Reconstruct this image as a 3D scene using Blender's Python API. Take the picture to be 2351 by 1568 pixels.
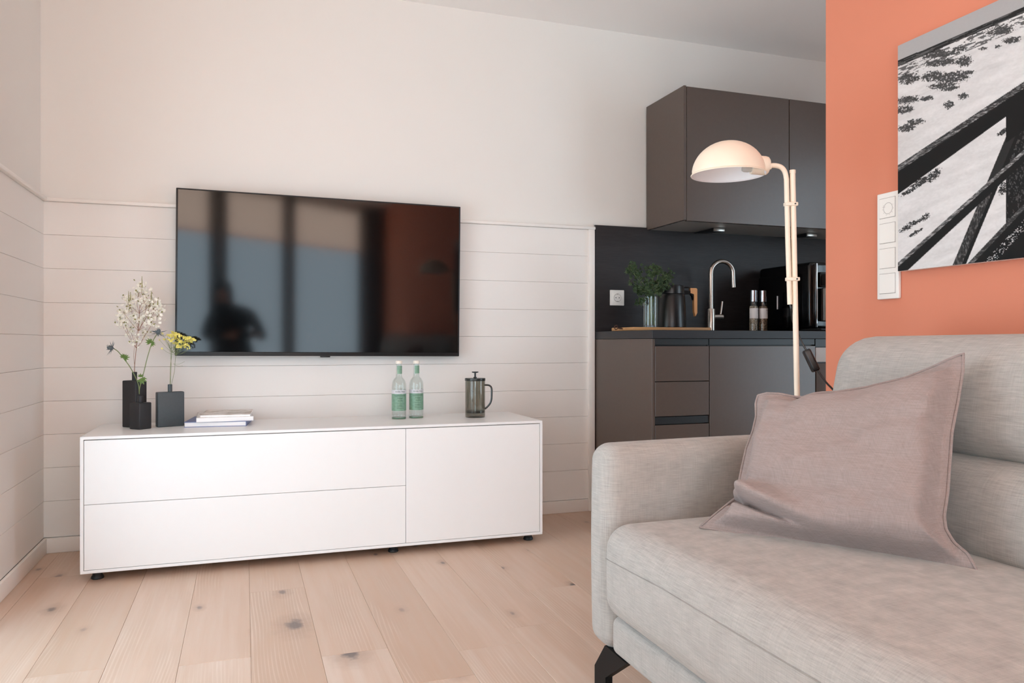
import bpy, bmesh, math, random
import numpy as np
from mathutils import Vector, Matrix, Euler

for o in list(bpy.data.objects):
    bpy.data.objects.remove(o)
SC = bpy.context.scene
COL = SC.collection
R = math.radians
rnd = random.Random(7)

# ------------------------------------------------------------------ camera, world, light, exposure
H = 0.87                       # lens height
YW, XL, CEIL = 3.642, -0.783, 2.505
XO, YO = 1.72, 1.96            # orange wall plane and its far end
XR = 4.4                       # far wall of the kitchen side
cam = bpy.data.cameras.new('camera')
cam_o = bpy.data.objects.new('camera', cam); COL.objects.link(cam_o)
cam_o.location = (0, 0, H); cam_o.rotation_euler = (R(90), 0, R(-19.13))
cam.sensor_width = 36; cam.lens = 36 * 1771 / 2351; cam.shift_y = 2 / 2351
cam.clip_start = 0.02; cam.clip_end = 200
SC.camera = cam_o
SC.view_settings.view_transform = 'Standard'; SC.view_settings.look = 'None'
SC.view_settings.gamma = 1.0; SC.view_settings.use_curve_mapping = False
SC.view_settings.exposure = -0.17
SC.cycles.max_bounces = 14; SC.cycles.diffuse_bounces = 10; SC.cycles.transparent_max_bounces = 16
SC.cycles.glossy_bounces = 6; SC.cycles.transmission_bounces = 10
SC.cycles.sample_clamp_indirect = 6.0
SC.cycles.caustics_reflective = False; SC.cycles.caustics_refractive = False

SKY = 6.3
world = bpy.data.worlds.new('world'); SC.world = world; world.use_nodes = True
bg = world.node_tree.nodes['Background']
bg.inputs['Color'].default_value = (0.80, 0.99, 1.15, 1); bg.inputs['Strength'].default_value = SKY

def area_portal(name, loc, rot, w, h):
    l = bpy.data.lights.new(name, 'AREA'); l.shape = 'RECTANGLE'; l.size = w; l.size_y = h
    l.cycles.is_portal = True
    o = bpy.data.objects.new(name, l); COL.objects.link(o); o.location = loc; o.rotation_euler = rot
    return o
# window line behind the camera, from the left wall to the back right
WA = Vector((-0.783, -1.0, 0)); WB = Vector((1.46, -2.88, 0))
WD = (WB - WA); WLEN = WD.length; WDIR = WD.normalized(); WN = Vector((-WDIR.y, WDIR.x, 0))
if WN.y < 0: WN = -WN
WROT = math.atan2(WDIR.y, WDIR.x)
# portals: light looks along its local -Z
wc = (WA + WB) / 2
area_portal('sky_portal', (wc.x, wc.y, 1.25), (R(90), 0, WROT + math.pi), WLEN, 2.4)
area_portal('sky_portal.001', (XL - 0.10, 2.0, 1.2), (R(90), 0, R(-90)), 1.5, 2.3)
area_portal('sky_portal.002', (XR + 0.1, 0.9, 1.2), (R(90), 0, R(90)), 1.6, 2.4)

sun = bpy.data.lights.new('sun', 'SUN'); sun.energy = 60; sun.angle = R(3); sun.color = (.83, 1.0, 1.17)
sun_o = bpy.data.objects.new('sun', sun); COL.objects.link(sun_o)
sun_o.rotation_euler = Vector((-.12, .90, -.85)).to_track_quat('-Z', 'Y').to_euler(); sun_o.location = (-3, -5, 6)

# ------------------------------------------------------------------ helpers: materials
def lin(c):
    return tuple(((x / 255) / 12.92 if x / 255 <= 0.04045 else ((x / 255 + 0.055) / 1.055) ** 2.4) for x in c)

class NT:
    def __init__(s, name):
        s.m = bpy.data.materials.new(name); s.m.use_nodes = True; s.t = s.m.node_tree
        s.b = s.t.nodes['Principled BSDF']; s.out = s.t.nodes['Material Output']
    def n(s, kind, **kw):
        nd = s.t.nodes.new(kind)
        for k, v in kw.items():
            if k.startswith('i_'):
                key = k[2:]
                key = int(key) if key.isdigit() else key.replace('_', ' ')
                nd.inputs[key].default_value = v
            else: setattr(nd, k, v)
        return nd
    def l(s, a, b): s.t.links.new(a, b)
    def ramp(s, fac, stops):
        r = s.n('ShaderNodeValToRGB'); e = r.color_ramp.elements
        while len(e) < len(stops): e.new(0.5)
        for el, (p, c) in zip(e, stops):
            el.position = p; el.color = (*c, 1) if len(c) == 3 else c
        s.l(fac, r.inputs[0]); return r.outputs[0]
    def mix(s, fac, a, b, mode='MIX'):
        m = s.n('ShaderNodeMix', data_type='RGBA', blend_type=mode)
        for sock, val in ((m.inputs[0], fac), (m.inputs[6], a), (m.inputs[7], b)):
            if hasattr(val, 'default_value') or hasattr(val, 'is_linked'): s.l(val, sock)
            else: sock.default_value = val if not isinstance(val, tuple) else ((*val, 1) if len(val) == 3 else val)
        return m.outputs[2]
    def math(s, op, a, b=0.0, c=0.0):
        m = s.n('ShaderNodeMath', operation=op)
        for sock, val in zip(m.inputs, (a, b, c)):
            if hasattr(val, 'is_linked'): s.l(val, sock)
            else: sock.default_value = val
        return m.outputs[0]
    def coord(s, scale=(1, 1, 1), kind='Object', rand=False, rot=(0, 0, 0)):
        tc = s.n('ShaderNodeTexCoord'); mp = s.n('ShaderNodeMapping')
        mp.inputs['Scale'].default_value = scale; mp.inputs['Rotation'].default_value = rot
        s.l(tc.outputs[kind], mp.inputs[0])
        if rand:
            oi = s.n('ShaderNodeObjectInfo'); sc = s.math('MULTIPLY', oi.outputs['Random'], 37.0)
            s.l(sc, mp.inputs['Location'])
        return mp.outputs[0]
    def noise(s, vec, scale, detail=4, rough=0.55, dist=0.0):
        n = s.n('ShaderNodeTexNoise'); s.l(vec, n.inputs['Vector'])
        n.inputs['Scale'].default_value = scale; n.inputs['Detail'].default_value = detail
        n.inputs['Roughness'].default_value = rough; n.inputs['Distortion'].default_value = dist
        return n.outputs[0]
    def bump(s, h, strength, dist=0.002):
        b = s.n('ShaderNodeBump'); b.inputs['Strength'].default_value = strength; b.inputs['Distance'].default_value = dist
        s.l(h, b.inputs['Height']); s.l(b.outputs[0], s.b.inputs['Normal'])
    def base(s, c):
        if isinstance(c, tuple): s.b.inputs['Base Color'].default_value = (*c, 1)
        else: s.l(c, s.b.inputs['Base Color'])
    def set(s, **kw):
        for k, v in kw.items(): s.b.inputs[k.replace('_', ' ')].default_value = v

def plain(name, rgb, rough=0.5, metal=0.0, spec=0.5, var=0.04, nscale=30, bump=0.0, coat=0.0):
    t = NT(name); c = lin(rgb)
    v = t.coord(); f = t.noise(v, nscale, 3)
    t.base(t.mix(f, tuple(x * (1 - var) for x in c), tuple(min(1, x * (1 + var)) for x in c)))
    t.set(Roughness=rough, Metallic=metal, Specular_IOR_Level=spec, Coat_Weight=coat)
    if bump: t.bump(t.noise(v, nscale * 8, 2), bump, 0.001)
    return t.m

def glassy(name, tint, rough=0.02, refl=1.0, dens=0.0):
    """thin clear wall of glass: transparent straight through plus a mirror film"""
    t = NT(name); tr = t.n('ShaderNodeBsdfTransparent'); gl = t.n('ShaderNodeBsdfGlossy')
    v = t.coord(); f = t.noise(v, 12, 2)
    t.l(t.mix(f, tuple(x * 0.97 for x in tint), tint), tr.inputs[0])
    gl.inputs['Roughness'].default_value = rough
    fr = t.n('ShaderNodeFresnel'); ge = t.n('ShaderNodeNewGeometry')
    t.l(t.math('MULTIPLY_ADD', ge.outputs['Backfacing'], 1 / 1.5 - 1.5, 1.5), fr.inputs[0])
    k = t.math('MULTIPLY', fr.outputs[0], refl)
    mx = t.n('ShaderNodeMixShader'); t.l(k, mx.inputs[0]); t.l(tr.outputs[0], mx.inputs[1]); t.l(gl.outputs[0], mx.inputs[2])
    t.l(mx.outputs[0], t.out.inputs[0]); return t.m

def wall_paint(name, rgb, rough=0.9):
    t = NT(name); v = t.coord(); c = lin(rgb)
    t.base(t.mix(t.noise(v, 3, 4), tuple(x * .985 for x in c), c)); t.set(Roughness=rough, Specular_IOR_Level=0.2)
    t.bump(t.noise(v, 400, 2), 0.06, 0.001); return t.m

def fabric(name, rgb, thread=900, var=0.16, mott=0.06, twill=False, wscale=(1, 1, 1)):
    """woven cloth: slubby threads in two directions over a fine weave"""
    t = NT(name); c = lin(rgb)
    a = t.noise(t.coord((thread * .55, thread * .02, thread * .02)), 1, 3, .6)
    a2 = t.noise(t.coord((thread * .02, thread * .55, thread * .02)), 1, 3, .6)
    b = t.noise(t.coord((thread * .03, thread * .03, thread * .6)), 1, 3, .6)
    s = t.math('ADD', t.math('MULTIPLY', t.math('ADD', a, a2), .5), b)
    s = t.math('MULTIPLY', s, .5)
    m = t.noise(t.coord(), 9, 4, .6)
    fine = t.noise(t.coord((1, 1, 1)), thread * .8, 1, .5)
    lo = tuple(x * (1 - var * 1.9) for x in c); hi = tuple(min(1, x * (1 + var * 1.7)) for x in c)
    col = t.mix(t.ramp(s, [(.30, (0, 0, 0)), (.70, (1, 1, 1))]), lo, hi)
    col = t.mix(t.math('MULTIPLY', m, mott * 4), col, tuple(x * .86 for x in c))
    t.base(col); t.set(Roughness=0.95, Specular_IOR_Level=0.15, Sheen_Weight=0.15, Sheen_Roughness=0.5)
    t.bump(t.math('ADD', s, t.math('MULTIPLY', fine, .5)), 0.55, 0.0012)
    return t.m

def oak(name):
    t = NT(name)
    g = t.coord((34, 1.6, 1), rand=True); p = t.coord((1, 1, 1), rand=True)
    warp = t.noise(p, 2.2, 3)
    fine = t.noise(t.coord((160, 5, 1), rand=True), 1, 6, .65)
    grain = t.noise(g, 1, 8, .62, .35)
    # cathedral grain: many thin lines along the board, bent by a slow noise
    sx = t.n('ShaderNodeSeparateXYZ'); t.l(t.coord(), sx.inputs[0])
    slow = t.noise(t.coord((5.5, .75, 1), rand=True), 1, 2, .4)
    cyc = t.math('MULTIPLY_ADD', slow, 62.0, t.math('MULTIPLY', sx.outputs[0], 640.0))
    zone = t.ramp(t.noise(t.coord((7, 1.1, 1), rand=True), 1, 2), [(.40, (0, 0, 0)), (.66, (1, 1, 1))])
    w_ = t.math('MULTIPLY', t.math('MULTIPLY_ADD', t.math('SINE', cyc), .5, .5), zone)
    oi = t.n('ShaderNodeObjectInfo')
    basec = t.ramp(oi.outputs['Random'], [(0, lin((205, 179, 160))), (.35, lin((213, 191, 174))), (.65, lin((197, 171, 151))), (1, lin((216, 197, 182)))])
    c = t.mix(t.math('MULTIPLY', t.ramp(grain, [(.35, (0, 0, 0)), (.72, (1, 1, 1))]), .5), basec, lin((196, 160, 132)))
    c = t.mix(t.math('MULTIPLY', t.ramp(t.math('MULTIPLY', w_, t.math('ADD', fine, .3)), [(.36, (0, 0, 0)), (.80, (1, 1, 1))]), .36), c, lin((238, 224, 212)))
    c = t.mix(t.math('MULTIPLY', t.ramp(t.noise(t.coord((9, 1.3, 1), rand=True), 1, 3), [(.45, (0, 0, 0)), (.72, (1, 1, 1))]), .5), c, lin((186, 156, 132)))
    # knots
    kv = t.n('ShaderNodeTexVoronoi', feature='F1', voronoi_dimensions='2D'); t.l(t.coord((4.2, 2.3, 1), rand=True), kv.inputs['Vector']); kv.inputs['Scale'].default_value = 1.0
    sp = t.n('ShaderNodeSeparateColor'); t.l(kv.outputs['Color'], sp.inputs[0])
    dist = t.math('ADD', t.math('MULTIPLY', kv.outputs['Distance'], t.math('MULTIPLY_ADD', sp.outputs[2], 1.4, .6)), t.math('MULTIPLY', t.math('SUBTRACT', t.noise(p, 30, 3), .5), .14))
    on = t.math('MULTIPLY', t.math('GREATER_THAN', sp.outputs[0], .52), t.math('MULTIPLY_ADD', sp.outputs[1], .7, .3))
    halo = t.math('MULTIPLY', t.ramp(dist, [(.04, (1, 1, 1)), (.22, (0, 0, 0))]), t.math('MULTIPLY', on, .55))
    core = t.math('MULTIPLY', t.ramp(dist, [(.03, (1, 1, 1)), (.085, (0, 0, 0))]), t.math('MULTIPLY', on, .85))
    c = t.mix(halo, c, lin((150, 122, 104))); c = t.mix(core, c, lin((98, 92, 92)))
    t.base(c); t.set(Roughness=0.42, Specular_IOR_Level=0.4)
    t.bump(t.math('ADD', fine, t.math('MULTIPLY', grain, .5)), 0.18, 0.001)
    return t.m

M = {}
M['paint'] = wall_paint('wall_paint', (231, 228, 223))
M['panel'] = wall_paint('panel_paint', (234, 231, 227), 0.5)
M['ceiling'] = wall_paint('ceiling_paint', (246, 243, 240))
M['orange'] = wall_paint('orange_paint', (212, 136, 110))
M['anthracite'] = wall_paint('anthracite_paint', (62, 60, 60))
M['trim'] = plain('white_trim', (238, 234, 229), 0.45, var=.01)
M['oak'] = oak('whitewashed_oak')
M['seam'] = plain('floor_bed', (170, 140, 116), 0.9)
M['lacquer'] = plain('white_lacquer', (238, 238, 237), 0.33, var=.008, spec=.5)
M['shadowgap'] = plain('grey_edge', (150, 147, 144), 0.6)
M['rubber'] = plain('black_rubber', (22, 23, 26), 0.5)
M['tvframe'] = plain('tv_frame', (20, 20, 22), 0.35)
M['screen'] = plain('tv_screen', (3, 3, 4), 0.07, var=0, spec=.46)
M['taupe'] = plain('taupe_laminate', (84, 72, 65), 0.27, var=.05, nscale=60, bump=.08)
M['grip'] = plain('black_grip', (14, 14, 15), 0.4)
M['steel'] = plain('brushed_steel', (196, 190, 182), 0.28, metal=1, var=.06, nscale=80)
M['chrome'] = plain('chrome', (205, 208, 212), 0.1, metal=1, var=.02)
M['blackplastic'] = plain('black_plastic', (17, 17, 18), 0.3)
M['blackgloss'] = plain('black_gloss', (6, 6, 7), 0.12)
M['cream'] = plain('cream_enamel', (241, 227, 207), 0.38, var=.015)
M['shadein'] = plain('white_enamel', (238, 238, 240), 0.5, var=.01)
M['socket'] = plain('white_plastic', (236, 235, 230), 0.3, var=.008)
M['legblack'] = plain('black_steel', (8, 8, 9), 0.55, spec=.25)
M['sofa'] = fabric('sofa_weave', (173, 170, 165))
M['linen'] = fabric('linen_weave', (154, 140, 136), thread=1100, var=.13)
M['tan_blind'] = None

def slate(name, a, b, rough=.42):
    t = NT(name); v = t.coord((1.2, 1, 9)); n = t.noise(v, 4, 7, .62, .6)
    n2 = t.noise(t.coord((3, 1, 60)), 5, 4)
    t.base(t.mix(t.math('MULTIPLY', t.math('ADD', n, n2), .5), lin(a), lin(b))); t.set(Roughness=rough, Specular_IOR_Level=.32)
    t.bump(n, .12, .002); return t.m
M['splash'] = slate('black_stone_splash', (5, 5, 6), (62, 57, 58))
M['worktop'] = slate('black_stone_top', (26, 26, 29), (50, 49, 52), .4)

# ------------------------------------------------------------------ helpers: geometry
class MB:
    def __init__(s): s.v = []; s.f = []; s.mi = []
    def add(s, v, f, mi=0):
        o = len(s.v); s.v += [tuple(p) for p in v]; s.f += [tuple(i + o for i in q) for q in f]; s.mi += [mi] * len(f); return s
    def box(s, x0, x1, y0, y1, z0, z1, bev=0.0, seg=2, mi=0):
        if bev <= 0:
            v = [(x, y, z) for z in (z0, z1) for y in (y0, y1) for x in (x0, x1)]
            return s.add(v, [(0, 2, 3, 1), (4, 5, 7, 6), (0, 1, 5, 4), (2, 6, 7, 3), (0, 4, 6, 2), (1, 3, 7, 5)], mi)
        bm = bmesh.new(); bmesh.ops.create_cube(bm, size=1)
        for q in bm.verts: q.co = Vector(((x0 + x1) / 2 + q.co.x * (x1 - x0), (y0 + y1) / 2 + q.co.y * (y1 - y0), (z0 + z1) / 2 + q.co.z * (z1 - z0)))
        bmesh.ops.bevel(bm, geom=list(bm.edges), offset=bev, segments=seg, profile=.5, affect='EDGES')
        bm.verts.index_update(); s.add([q.co for q in bm.verts], [[w.index for w in f.verts] for f in bm.faces], mi); bm.free(); return s
    def lathe(s, prof, c=(0, 0, 0), n=32, mi=0, M4=None, cap0=True, cap1=True):
        v = []; f = []
        for r, z in prof:
            for k in range(n):
                a = 2 * math.pi * k / n; v.append((r * math.cos(a), r * math.sin(a), z))
        for i in range(len(prof) - 1):
            for k in range(n):
                k2 = (k + 1) % n; f.append((i * n + k, i * n + k2, (i + 1) * n + k2, (i + 1) * n + k))
        if cap0 and prof[0][0] > 1e-6: f.append(tuple(reversed(range(n))))
        if cap1 and prof[-1][0] > 1e-6: f.append(tuple((len(prof) - 1) * n + k for k in range(n)))
        if M4 is not None: v = [M4 @ Vector(p) for p in v]
        else: v = [(p[0] + c[0], p[1] + c[1], p[2] + c[2]) for p in v]
        return s.add(v, f, mi)
    def tube(s, pts, r, n=10, mi=0, caps=True):
        pts = [Vector(p) for p in pts]; rs = r if isinstance(r, (list, tuple)) else [r] * len(pts)
        v = []; f = []; up = None
        for i, p in enumerate(pts):
            d = (pts[min(i + 1, len(pts) - 1)] - pts[max(i - 1, 0)])
            d = d.normalized() if d.length > 1e-9 else Vector((0, 0, 1))
            if up is None:
                up = Vector((0, 0, 1)) if abs(d.z) < .9 else Vector((1, 0, 0))
            a = d.cross(up)
            if a.length < 1e-6: a = d.orthogonal()
            a.normalize(); b = a.cross(d).normalized(); up = b
            for k in range(n):
                t = 2 * math.pi * k / n; v.append(p + (a * math.cos(t) + b * math.sin(t)) * rs[i])
        for i in range(len(pts) - 1):
            for k in range(n):
                k2 = (k + 1) % n; f.append((i * n + k, (i + 1) * n + k, (i + 1) * n + k2, i * n + k2))
        if caps: f.append(tuple(range(n))); f.append(tuple((len(pts) - 1) * n + k for k in reversed(range(n))))
        return s.add(v, f, mi)
    def prism(s, poly, axis, a, b, mi=0):
        """poly: 2-D outline in the two other axes, extruded along axis from a to b"""
        def mk(p, t):
            q = list(p); q.insert('xyz'.index(axis), t); return tuple(q)
        n = len(poly); v = [mk(p, a) for p in poly] + [mk(p, b) for p in poly]
        f = [tuple(range(n)), tuple(reversed(range(n, 2 * n)))] + [(i, i + n, (i + 1) % n + n, (i + 1) % n) for i in range(n)]
        return s.add(v, f, mi)
    def grid(s, P, mi=0, closed=False):
        h, w = len(P), len(P[0]); v = [p for row in P for p in row]; f = []
        for i in range(h - 1):
            for j in range(w - 1):
                f.append((i * w + j, i * w + j + 1, (i + 1) * w + j + 1, (i + 1) * w + j))
        return s.add(v, f, mi)
    def soft(s, x0, x1, y0, y1, z0, z1, r, n=22, bulge=(0, 0, 0), fn=None, mi=0):
        """rounded upholstery block; bulge crowns the three face pairs"""
        h = ((x1 - x0) / 2, (y1 - y0) / 2, (z1 - z0) / 2); c = ((x0 + x1) / 2, (y0 + y1) / 2, (z0 + z1) / 2)
        rr = min(r, *h)
        def params(hh):
            k = max(3, n // 4); e = [-hh + rr * (1 - math.cos(math.pi / 2 * i / k)) for i in range(k)]
            inner = hh - rr; m = max(1, n - 2 * k)
            return e + [-inner + 2 * inner * i / m for i in range(m + 1)] + [-q for q in reversed(e)] if inner > 1e-6 else e + [0.0] + [-q for q in reversed(e)]
        pr = [params(q) for q in h]; cache = {}; V = []; F = []
        def vert(p):
            key = tuple(round(q, 6) for q in p)
            if key in cache: return cache[key]
            q = [max(-(h[i] - rr), min(h[i] - rr, p[i])) for i in range(3)]
            d = Vector([p[i] - q[i] for i in range(3)]); L = d.length
            o = Vector(q) + (d / L * rr if L > 1e-9 else d)
            u = [max(-1, min(1, o[i] / h[i])) for i in range(3)]
            w = [1 - u[i] ** 2 for i in range(3)]
            o.x += bulge[0] * u[0] * w[1] * w[2]; o.y += bulge[1] * u[1] * w[0] * w[2]; o.z += bulge[2] * u[2] * w[0] * w[1]
            o = Vector((o.x + c[0], o.y + c[1], o.z + c[2]))
            if fn: o = Vector(fn(o, u))
            cache[key] = len(V); V.append(tuple(o)); return cache[key]
        for ax in range(3):
            a, b = [i for i in range(3) if i != ax]
            for sgn in (-1, 1):
                A, B = pr[a], pr[b]
                for i in range(len(A) - 1):
                    for j in range(len(B) - 1):
                        q = []
                        for (ii, jj) in ((i, j), (i + 1, j), (i + 1, j + 1), (i, j + 1)):
                            p = [0, 0, 0]; p[ax] = sgn * h[ax]; p[a] = A[ii]; p[b] = B[jj]; q.append(vert(p))
                        if (sgn > 0) == (ax == 1): q.reverse()
                        if len(set(q)) > 2: F.append(tuple(dict.fromkeys(q)))
        return s.add(V, F, mi)
    def build(s, name, mats, parent=None, smooth=35, local=False):
        me = bpy.data.meshes.new(name)
        off = Vector((0, 0, 0))
        if parent is not None and not local:
            p = parent
            while p is not None: off += p.location; p = p.parent
        me.from_pydata([(p[0] - off.x, p[1] - off.y, p[2] - off.z) for p in s.v], [], s.f)
        for m in (mats if isinstance(mats, (list, tuple)) else [mats]): me.materials.append(m)
        me.polygons.foreach_set('material_index', s.mi)
        me.update()
        if smooth:
            me.polygons.foreach_set('use_smooth', [True] * len(me.polygons)); me.set_sharp_from_angle(angle=R(smooth))
        o = bpy.data.objects.new(name, me); COL.objects.link(o)
        if parent is not None: o.parent = parent
        return o

def thing(name, label, cat, loc=(0, 0, 0), rotz=0.0, group=None):
    o = bpy.data.objects.new(name, None); COL.objects.link(o); o.location = loc; o.rotation_euler = (0, 0, rotz)
    o.empty_display_size = .05; o['label'] = label; o['category'] = cat
    if group: o['group'] = group
    return o
def tag(o, label, cat, group=None):
    o['label'] = label; o['category'] = cat
    if group: o['group'] = group
    return o
def struct(o, label=None):
    o['kind'] = 'structure'
    if label: o['label'] = label
    return o
def copy_tree(o, parent=None):
    c = o.copy(); COL.objects.link(c)
    if parent is not None: c.parent = parent
    for ch in list(o.children): copy_tree(ch, c)
    return c
_text_cache = {}
def text_verts(s, size):
    """flat lettering as verts and faces, centred on the origin in XY"""
    cu = bpy.data.curves.new('lettering', 'FONT'); cu.body = s; cu.size = size; cu.align_x = 'CENTER'; cu.align_y = 'CENTER'; cu.resolution_u = 2
    ob = bpy.data.objects.new('lettering', cu); COL.objects.link(ob)
    me = bpy.data.meshes.new_from_object(ob.evaluated_get(bpy.context.evaluated_depsgraph_get()))
    v = [tuple(q.co) for q in me.vertices]; f = [tuple(p.vertices) for p in me.polygons]
    bpy.data.objects.remove(ob); bpy.data.curves.remove(cu); bpy.data.meshes.remove(me)
    return v, f
def smoothpath(pts, n=8):
    pts = [Vector(p) for p in pts]; out = []
    for i in range(len(pts) - 1):
        p0 = pts[max(i - 1, 0)]; p1 = pts[i]; p2 = pts[i + 1]; p3 = pts[min(i + 2, len(pts) - 1)]
        for k in range(n):
            t = k / n
            out.append(.5 * ((2 * p1) + (p2 - p0) * t + (2 * p0 - 5 * p1 + 4 * p2 - p3) * t * t + (3 * p1 - p0 - 3 * p2 + p3) * t ** 3))
    out.append(pts[-1]); return out

# ------------------------------------------------------------------ structure
YB = -3.0
plan = [(XL - .16, YW + .15), (XL - .16, WA.y - WN.y * .06), (WA.x - WN.x * .06, WA.y - WN.y * .06), (WB.x - WN.x * .06 + .05, WB.y - WN.y * .06 - .042), (WB.x + .05, YB - .1), (XR + .15, YB - .1), (XR + .15, YW + .15)]
struct(MB().prism(plan, 'z', -.12, -.008).build('floor', M['seam'], smooth=0))
struct(MB().prism(plan, 'z', CEIL, CEIL + .12).build('ceiling', M['ceiling'], smooth=0))
wb = struct(MB().box(XL - .15, XR + .15, YW + .014, YW + .16, 0, CEIL).build('wall_back', M['paint'], smooth=0))
# left wall with the window opening Y -.65 .. 1.25, z .08 .. 2.3
LW0, LW1, LZ0, LZ1 = 1.25, 2.75, .06, 2.25
ml = MB().box(XL - .16, XL - .014, LW1, YW + .014, 0, CEIL).box(XL - .16, XL - .014, -1.02, LW0, 0, CEIL)
ml.box(XL - .16, XL - .014, LW0, LW1, LZ1, CEIL).box(XL - .16, XL - .014, LW0, LW1, 0, LZ0)
wl = struct(ml.build('wall_left', M['paint'], smooth=0))
# orange partition (its end faces the kitchen)
struct(MB().box(XO, XO + .12, YB + .1, YO, 0, CEIL).build('wall_right', M['orange'], smooth=0))
# kitchen side wall with a glazed door opening Y .1 .. 1.7
KD0, KD1, KDZ = .1, 1.7, 2.40
struct(MB().box(XR, XR + .14, KD1, YW + .014, 0, CEIL).box(XR, XR + .14, YB, KD0, 0, CEIL).box(XR, XR + .14, KD0, KD1, KDZ, CEIL).build('wall_kitchen', M['paint'], smooth=0))
# front wall right of the angled window and behind the kitchen
struct(MB().box(1.45, XR + .14, YB - .1, YB + .1, 0, CEIL).build('wall_front', M['anthracite'], smooth=0))

# boards of the panelling
GZ = [1.453, 1.316, 1.176, 1.035, .899, .765, .627, .489, .351, .213, .062]
def boards(parent, axis):
    for k in range(len(GZ) - 1):
        zt, zb = GZ[k] - .0004, GZ[k + 1] + .0004
        b = MB()
        if axis == 'x': b.box(XL - .002, 1.716, YW, YW + .014, zb, zt, .0010, 1)
        else: b.box(XL - .014, XL, LW1 + .06, YW + .01, zb, zt, .0010, 1)
        b.build('plank', M['panel'], parent, smooth=0)
boards(wb, 'x'); boards(wl, 'y')
struct(MB().box(XL, 1.716, YW - .016, YW + .014, 1.453, 1.468, .003).build('trim_1', M['trim']))
struct(MB().box(XL - .014, XL + .016, LW1 + .06, YW - .016, 1.453, 1.468, .003).build('trim_2', M['trim']))
struct(MB().box(1.678, 1.712, YW - .016, YW, 0, 1.453, .003).build('trim_3', M['trim']))
struct(MB().box(XL, 1.678, YW - .014, YW, 0, .062, .003).build('baseboard_back', M['trim']))
struct(MB().box(XL, XL + .014, LW1 + .06, YW - .014, 0, .062, .003).build('baseboard_left', M['trim']))
struct(MB().box(XO - .012, XO, YB + .1, YO, 0, .06, .003).build('baseboard_right', M['trim']))

# floor boards, each its own object
floor = bpy.data.objects['floor']
col = 0; x = -.352 - .1845 * 3
while x < XR:
    x0, x1 = max(x, XL), x + .1845
    if x1 > XL + .01 and x0 < 3.0:
        rr = random.Random(col * 13 + 5)
        joints = {2: [2.30], 4: [2.253], 5: [2.83], 8: [2.105]}.get(col, [rr.uniform(1.2, 3.2)])
        ys = [joints[0]]
        while ys[0] > -2.9: ys.insert(0, ys[0] - rr.uniform(1.5, 1.9))
        while ys[-1] < YW: ys.append(ys[-1] + rr.uniform(1.5, 1.9))
        for a, b in zip(ys, ys[1:]):
            b = min(b, YW); a = max(a, YB + .1)
            if b - a < .05: continue
            cx, cy = (x0 + x1) / 2, (a + b) / 2
            o = MB().box(x0 - cx + .0002, x1 - cx - .0002, a - cy + .0002, b - cy - .0002, -.008, 0, .0009, 1).build('plank', M['oak'], floor, smooth=0, local=True)
            o.location = (cx, cy, rr.uniform(-.0003, .0002))
    x += .1845; col += 1

# windows (behind and beside the lens; they light the room and show in the screen)
def window_unit(name, org, ux, length, z0, z1, posts, depth, nrm, frame_mat, blind_z=None, rail=None):
    """org: corner on the floor line; ux: direction; posts: list of (s0,s1) upright positions"""
    rot = Matrix.Translation(org) @ Matrix.Rotation(math.atan2(ux.y, ux.x), 4, 'Z')
    root = bpy.data.objects.new(name, None); COL.objects.link(root); root.location = org
    root.rotation_euler = (0, 0, math.atan2(ux.y, ux.x)); root['kind'] = 'structure'
    for s0, s1 in posts:
        MB().box(s0, s1, -depth, depth, z0, z1, .004).build('window_frame', frame_mat, root, local=True)
    for a, b in ((z0, z0 + .06), (z1 - .06, z1)):
        MB().box(0, length, -depth * .9, depth * .9, a, b, .004).build('window_frame', frame_mat, root, local=True)
    for (a0, a1), (b0, b1) in zip(posts, posts[1:]):
        MB().box(a1 - .005, b0 + .005, -.004, .004, z0 + .05, z1 - .05).build('pane', M['pane'], root, local=True, smooth=0)
    return root
M['pane'] = glassy('window_glass', (.98, .99, .985))
M['darkframe'] = plain('dark_window_frame', (92, 90, 90), .5)
tb = NT('tan_blind'); dif = tb.n('ShaderNodeBsdfDiffuse'); tra = tb.n('ShaderNodeBsdfTranslucent'); mx = tb.n('ShaderNodeMixShader', i_0=.85)
bc = tb.mix(tb.noise(tb.coord((2, 2, 260)), 1, 3), lin((240, 190, 160)), lin((252, 208, 180)))
tb.l(bc, dif.inputs[0]); tb.l(bc, tra.inputs[0]); tb.l(dif.outputs[0], mx.inputs[1]); tb.l(tra.outputs[0], mx.inputs[2]); tb.l(mx.outputs[0], tb.out.inputs[0])
M['tan_blind'] = tb.m
def s_at(ratio):    # where the mirrored sight line with this X/Y ratio meets the window line
    L = 7.12
    s = (ratio * (L - WA.y) - WA.x) / (WDIR.x + ratio * WDIR.y); return s
posts = [(0, .05), (s_at(-.0385), s_at(-.022)), (s_at(.046), s_at(.0575)), (s_at(.140), s_at(.140) + .10)]
wend = posts[-1][1]
window_unit('window_1', WA, WDIR, wend, .04, CEIL, posts, .04, WN, M['darkframe'])
struct(MB().add([], []).box(0, 1, 0, 1, 0, 1).build('wall_corner', M['anthracite'], smooth=0))
wcn = bpy.data.objects['wall_corner']
pe = WA + WDIR * wend
wcn.data.clear_geometry()
q = MB(); q.prism([(pe.x, pe.y), (pe.x - WN.x * .1, pe.y - WN.y * .1), (1.75, YB - .12), (XO + .05, YB + .1)], 'z', 0, CEIL)
wcn.data.from_pydata(q.v, [], q.f); wcn.data.update()
p2 = window_unit('window_2', Vector((XL - .09, LW0, 0)), Vector((0, 1, 0)), LW1 - LW0, LZ0, LZ1, [(0, .06), (.715, .785), (1.44, 1.5)], .035, Vector((1, 0, 0)), M['darkframe'])
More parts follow.
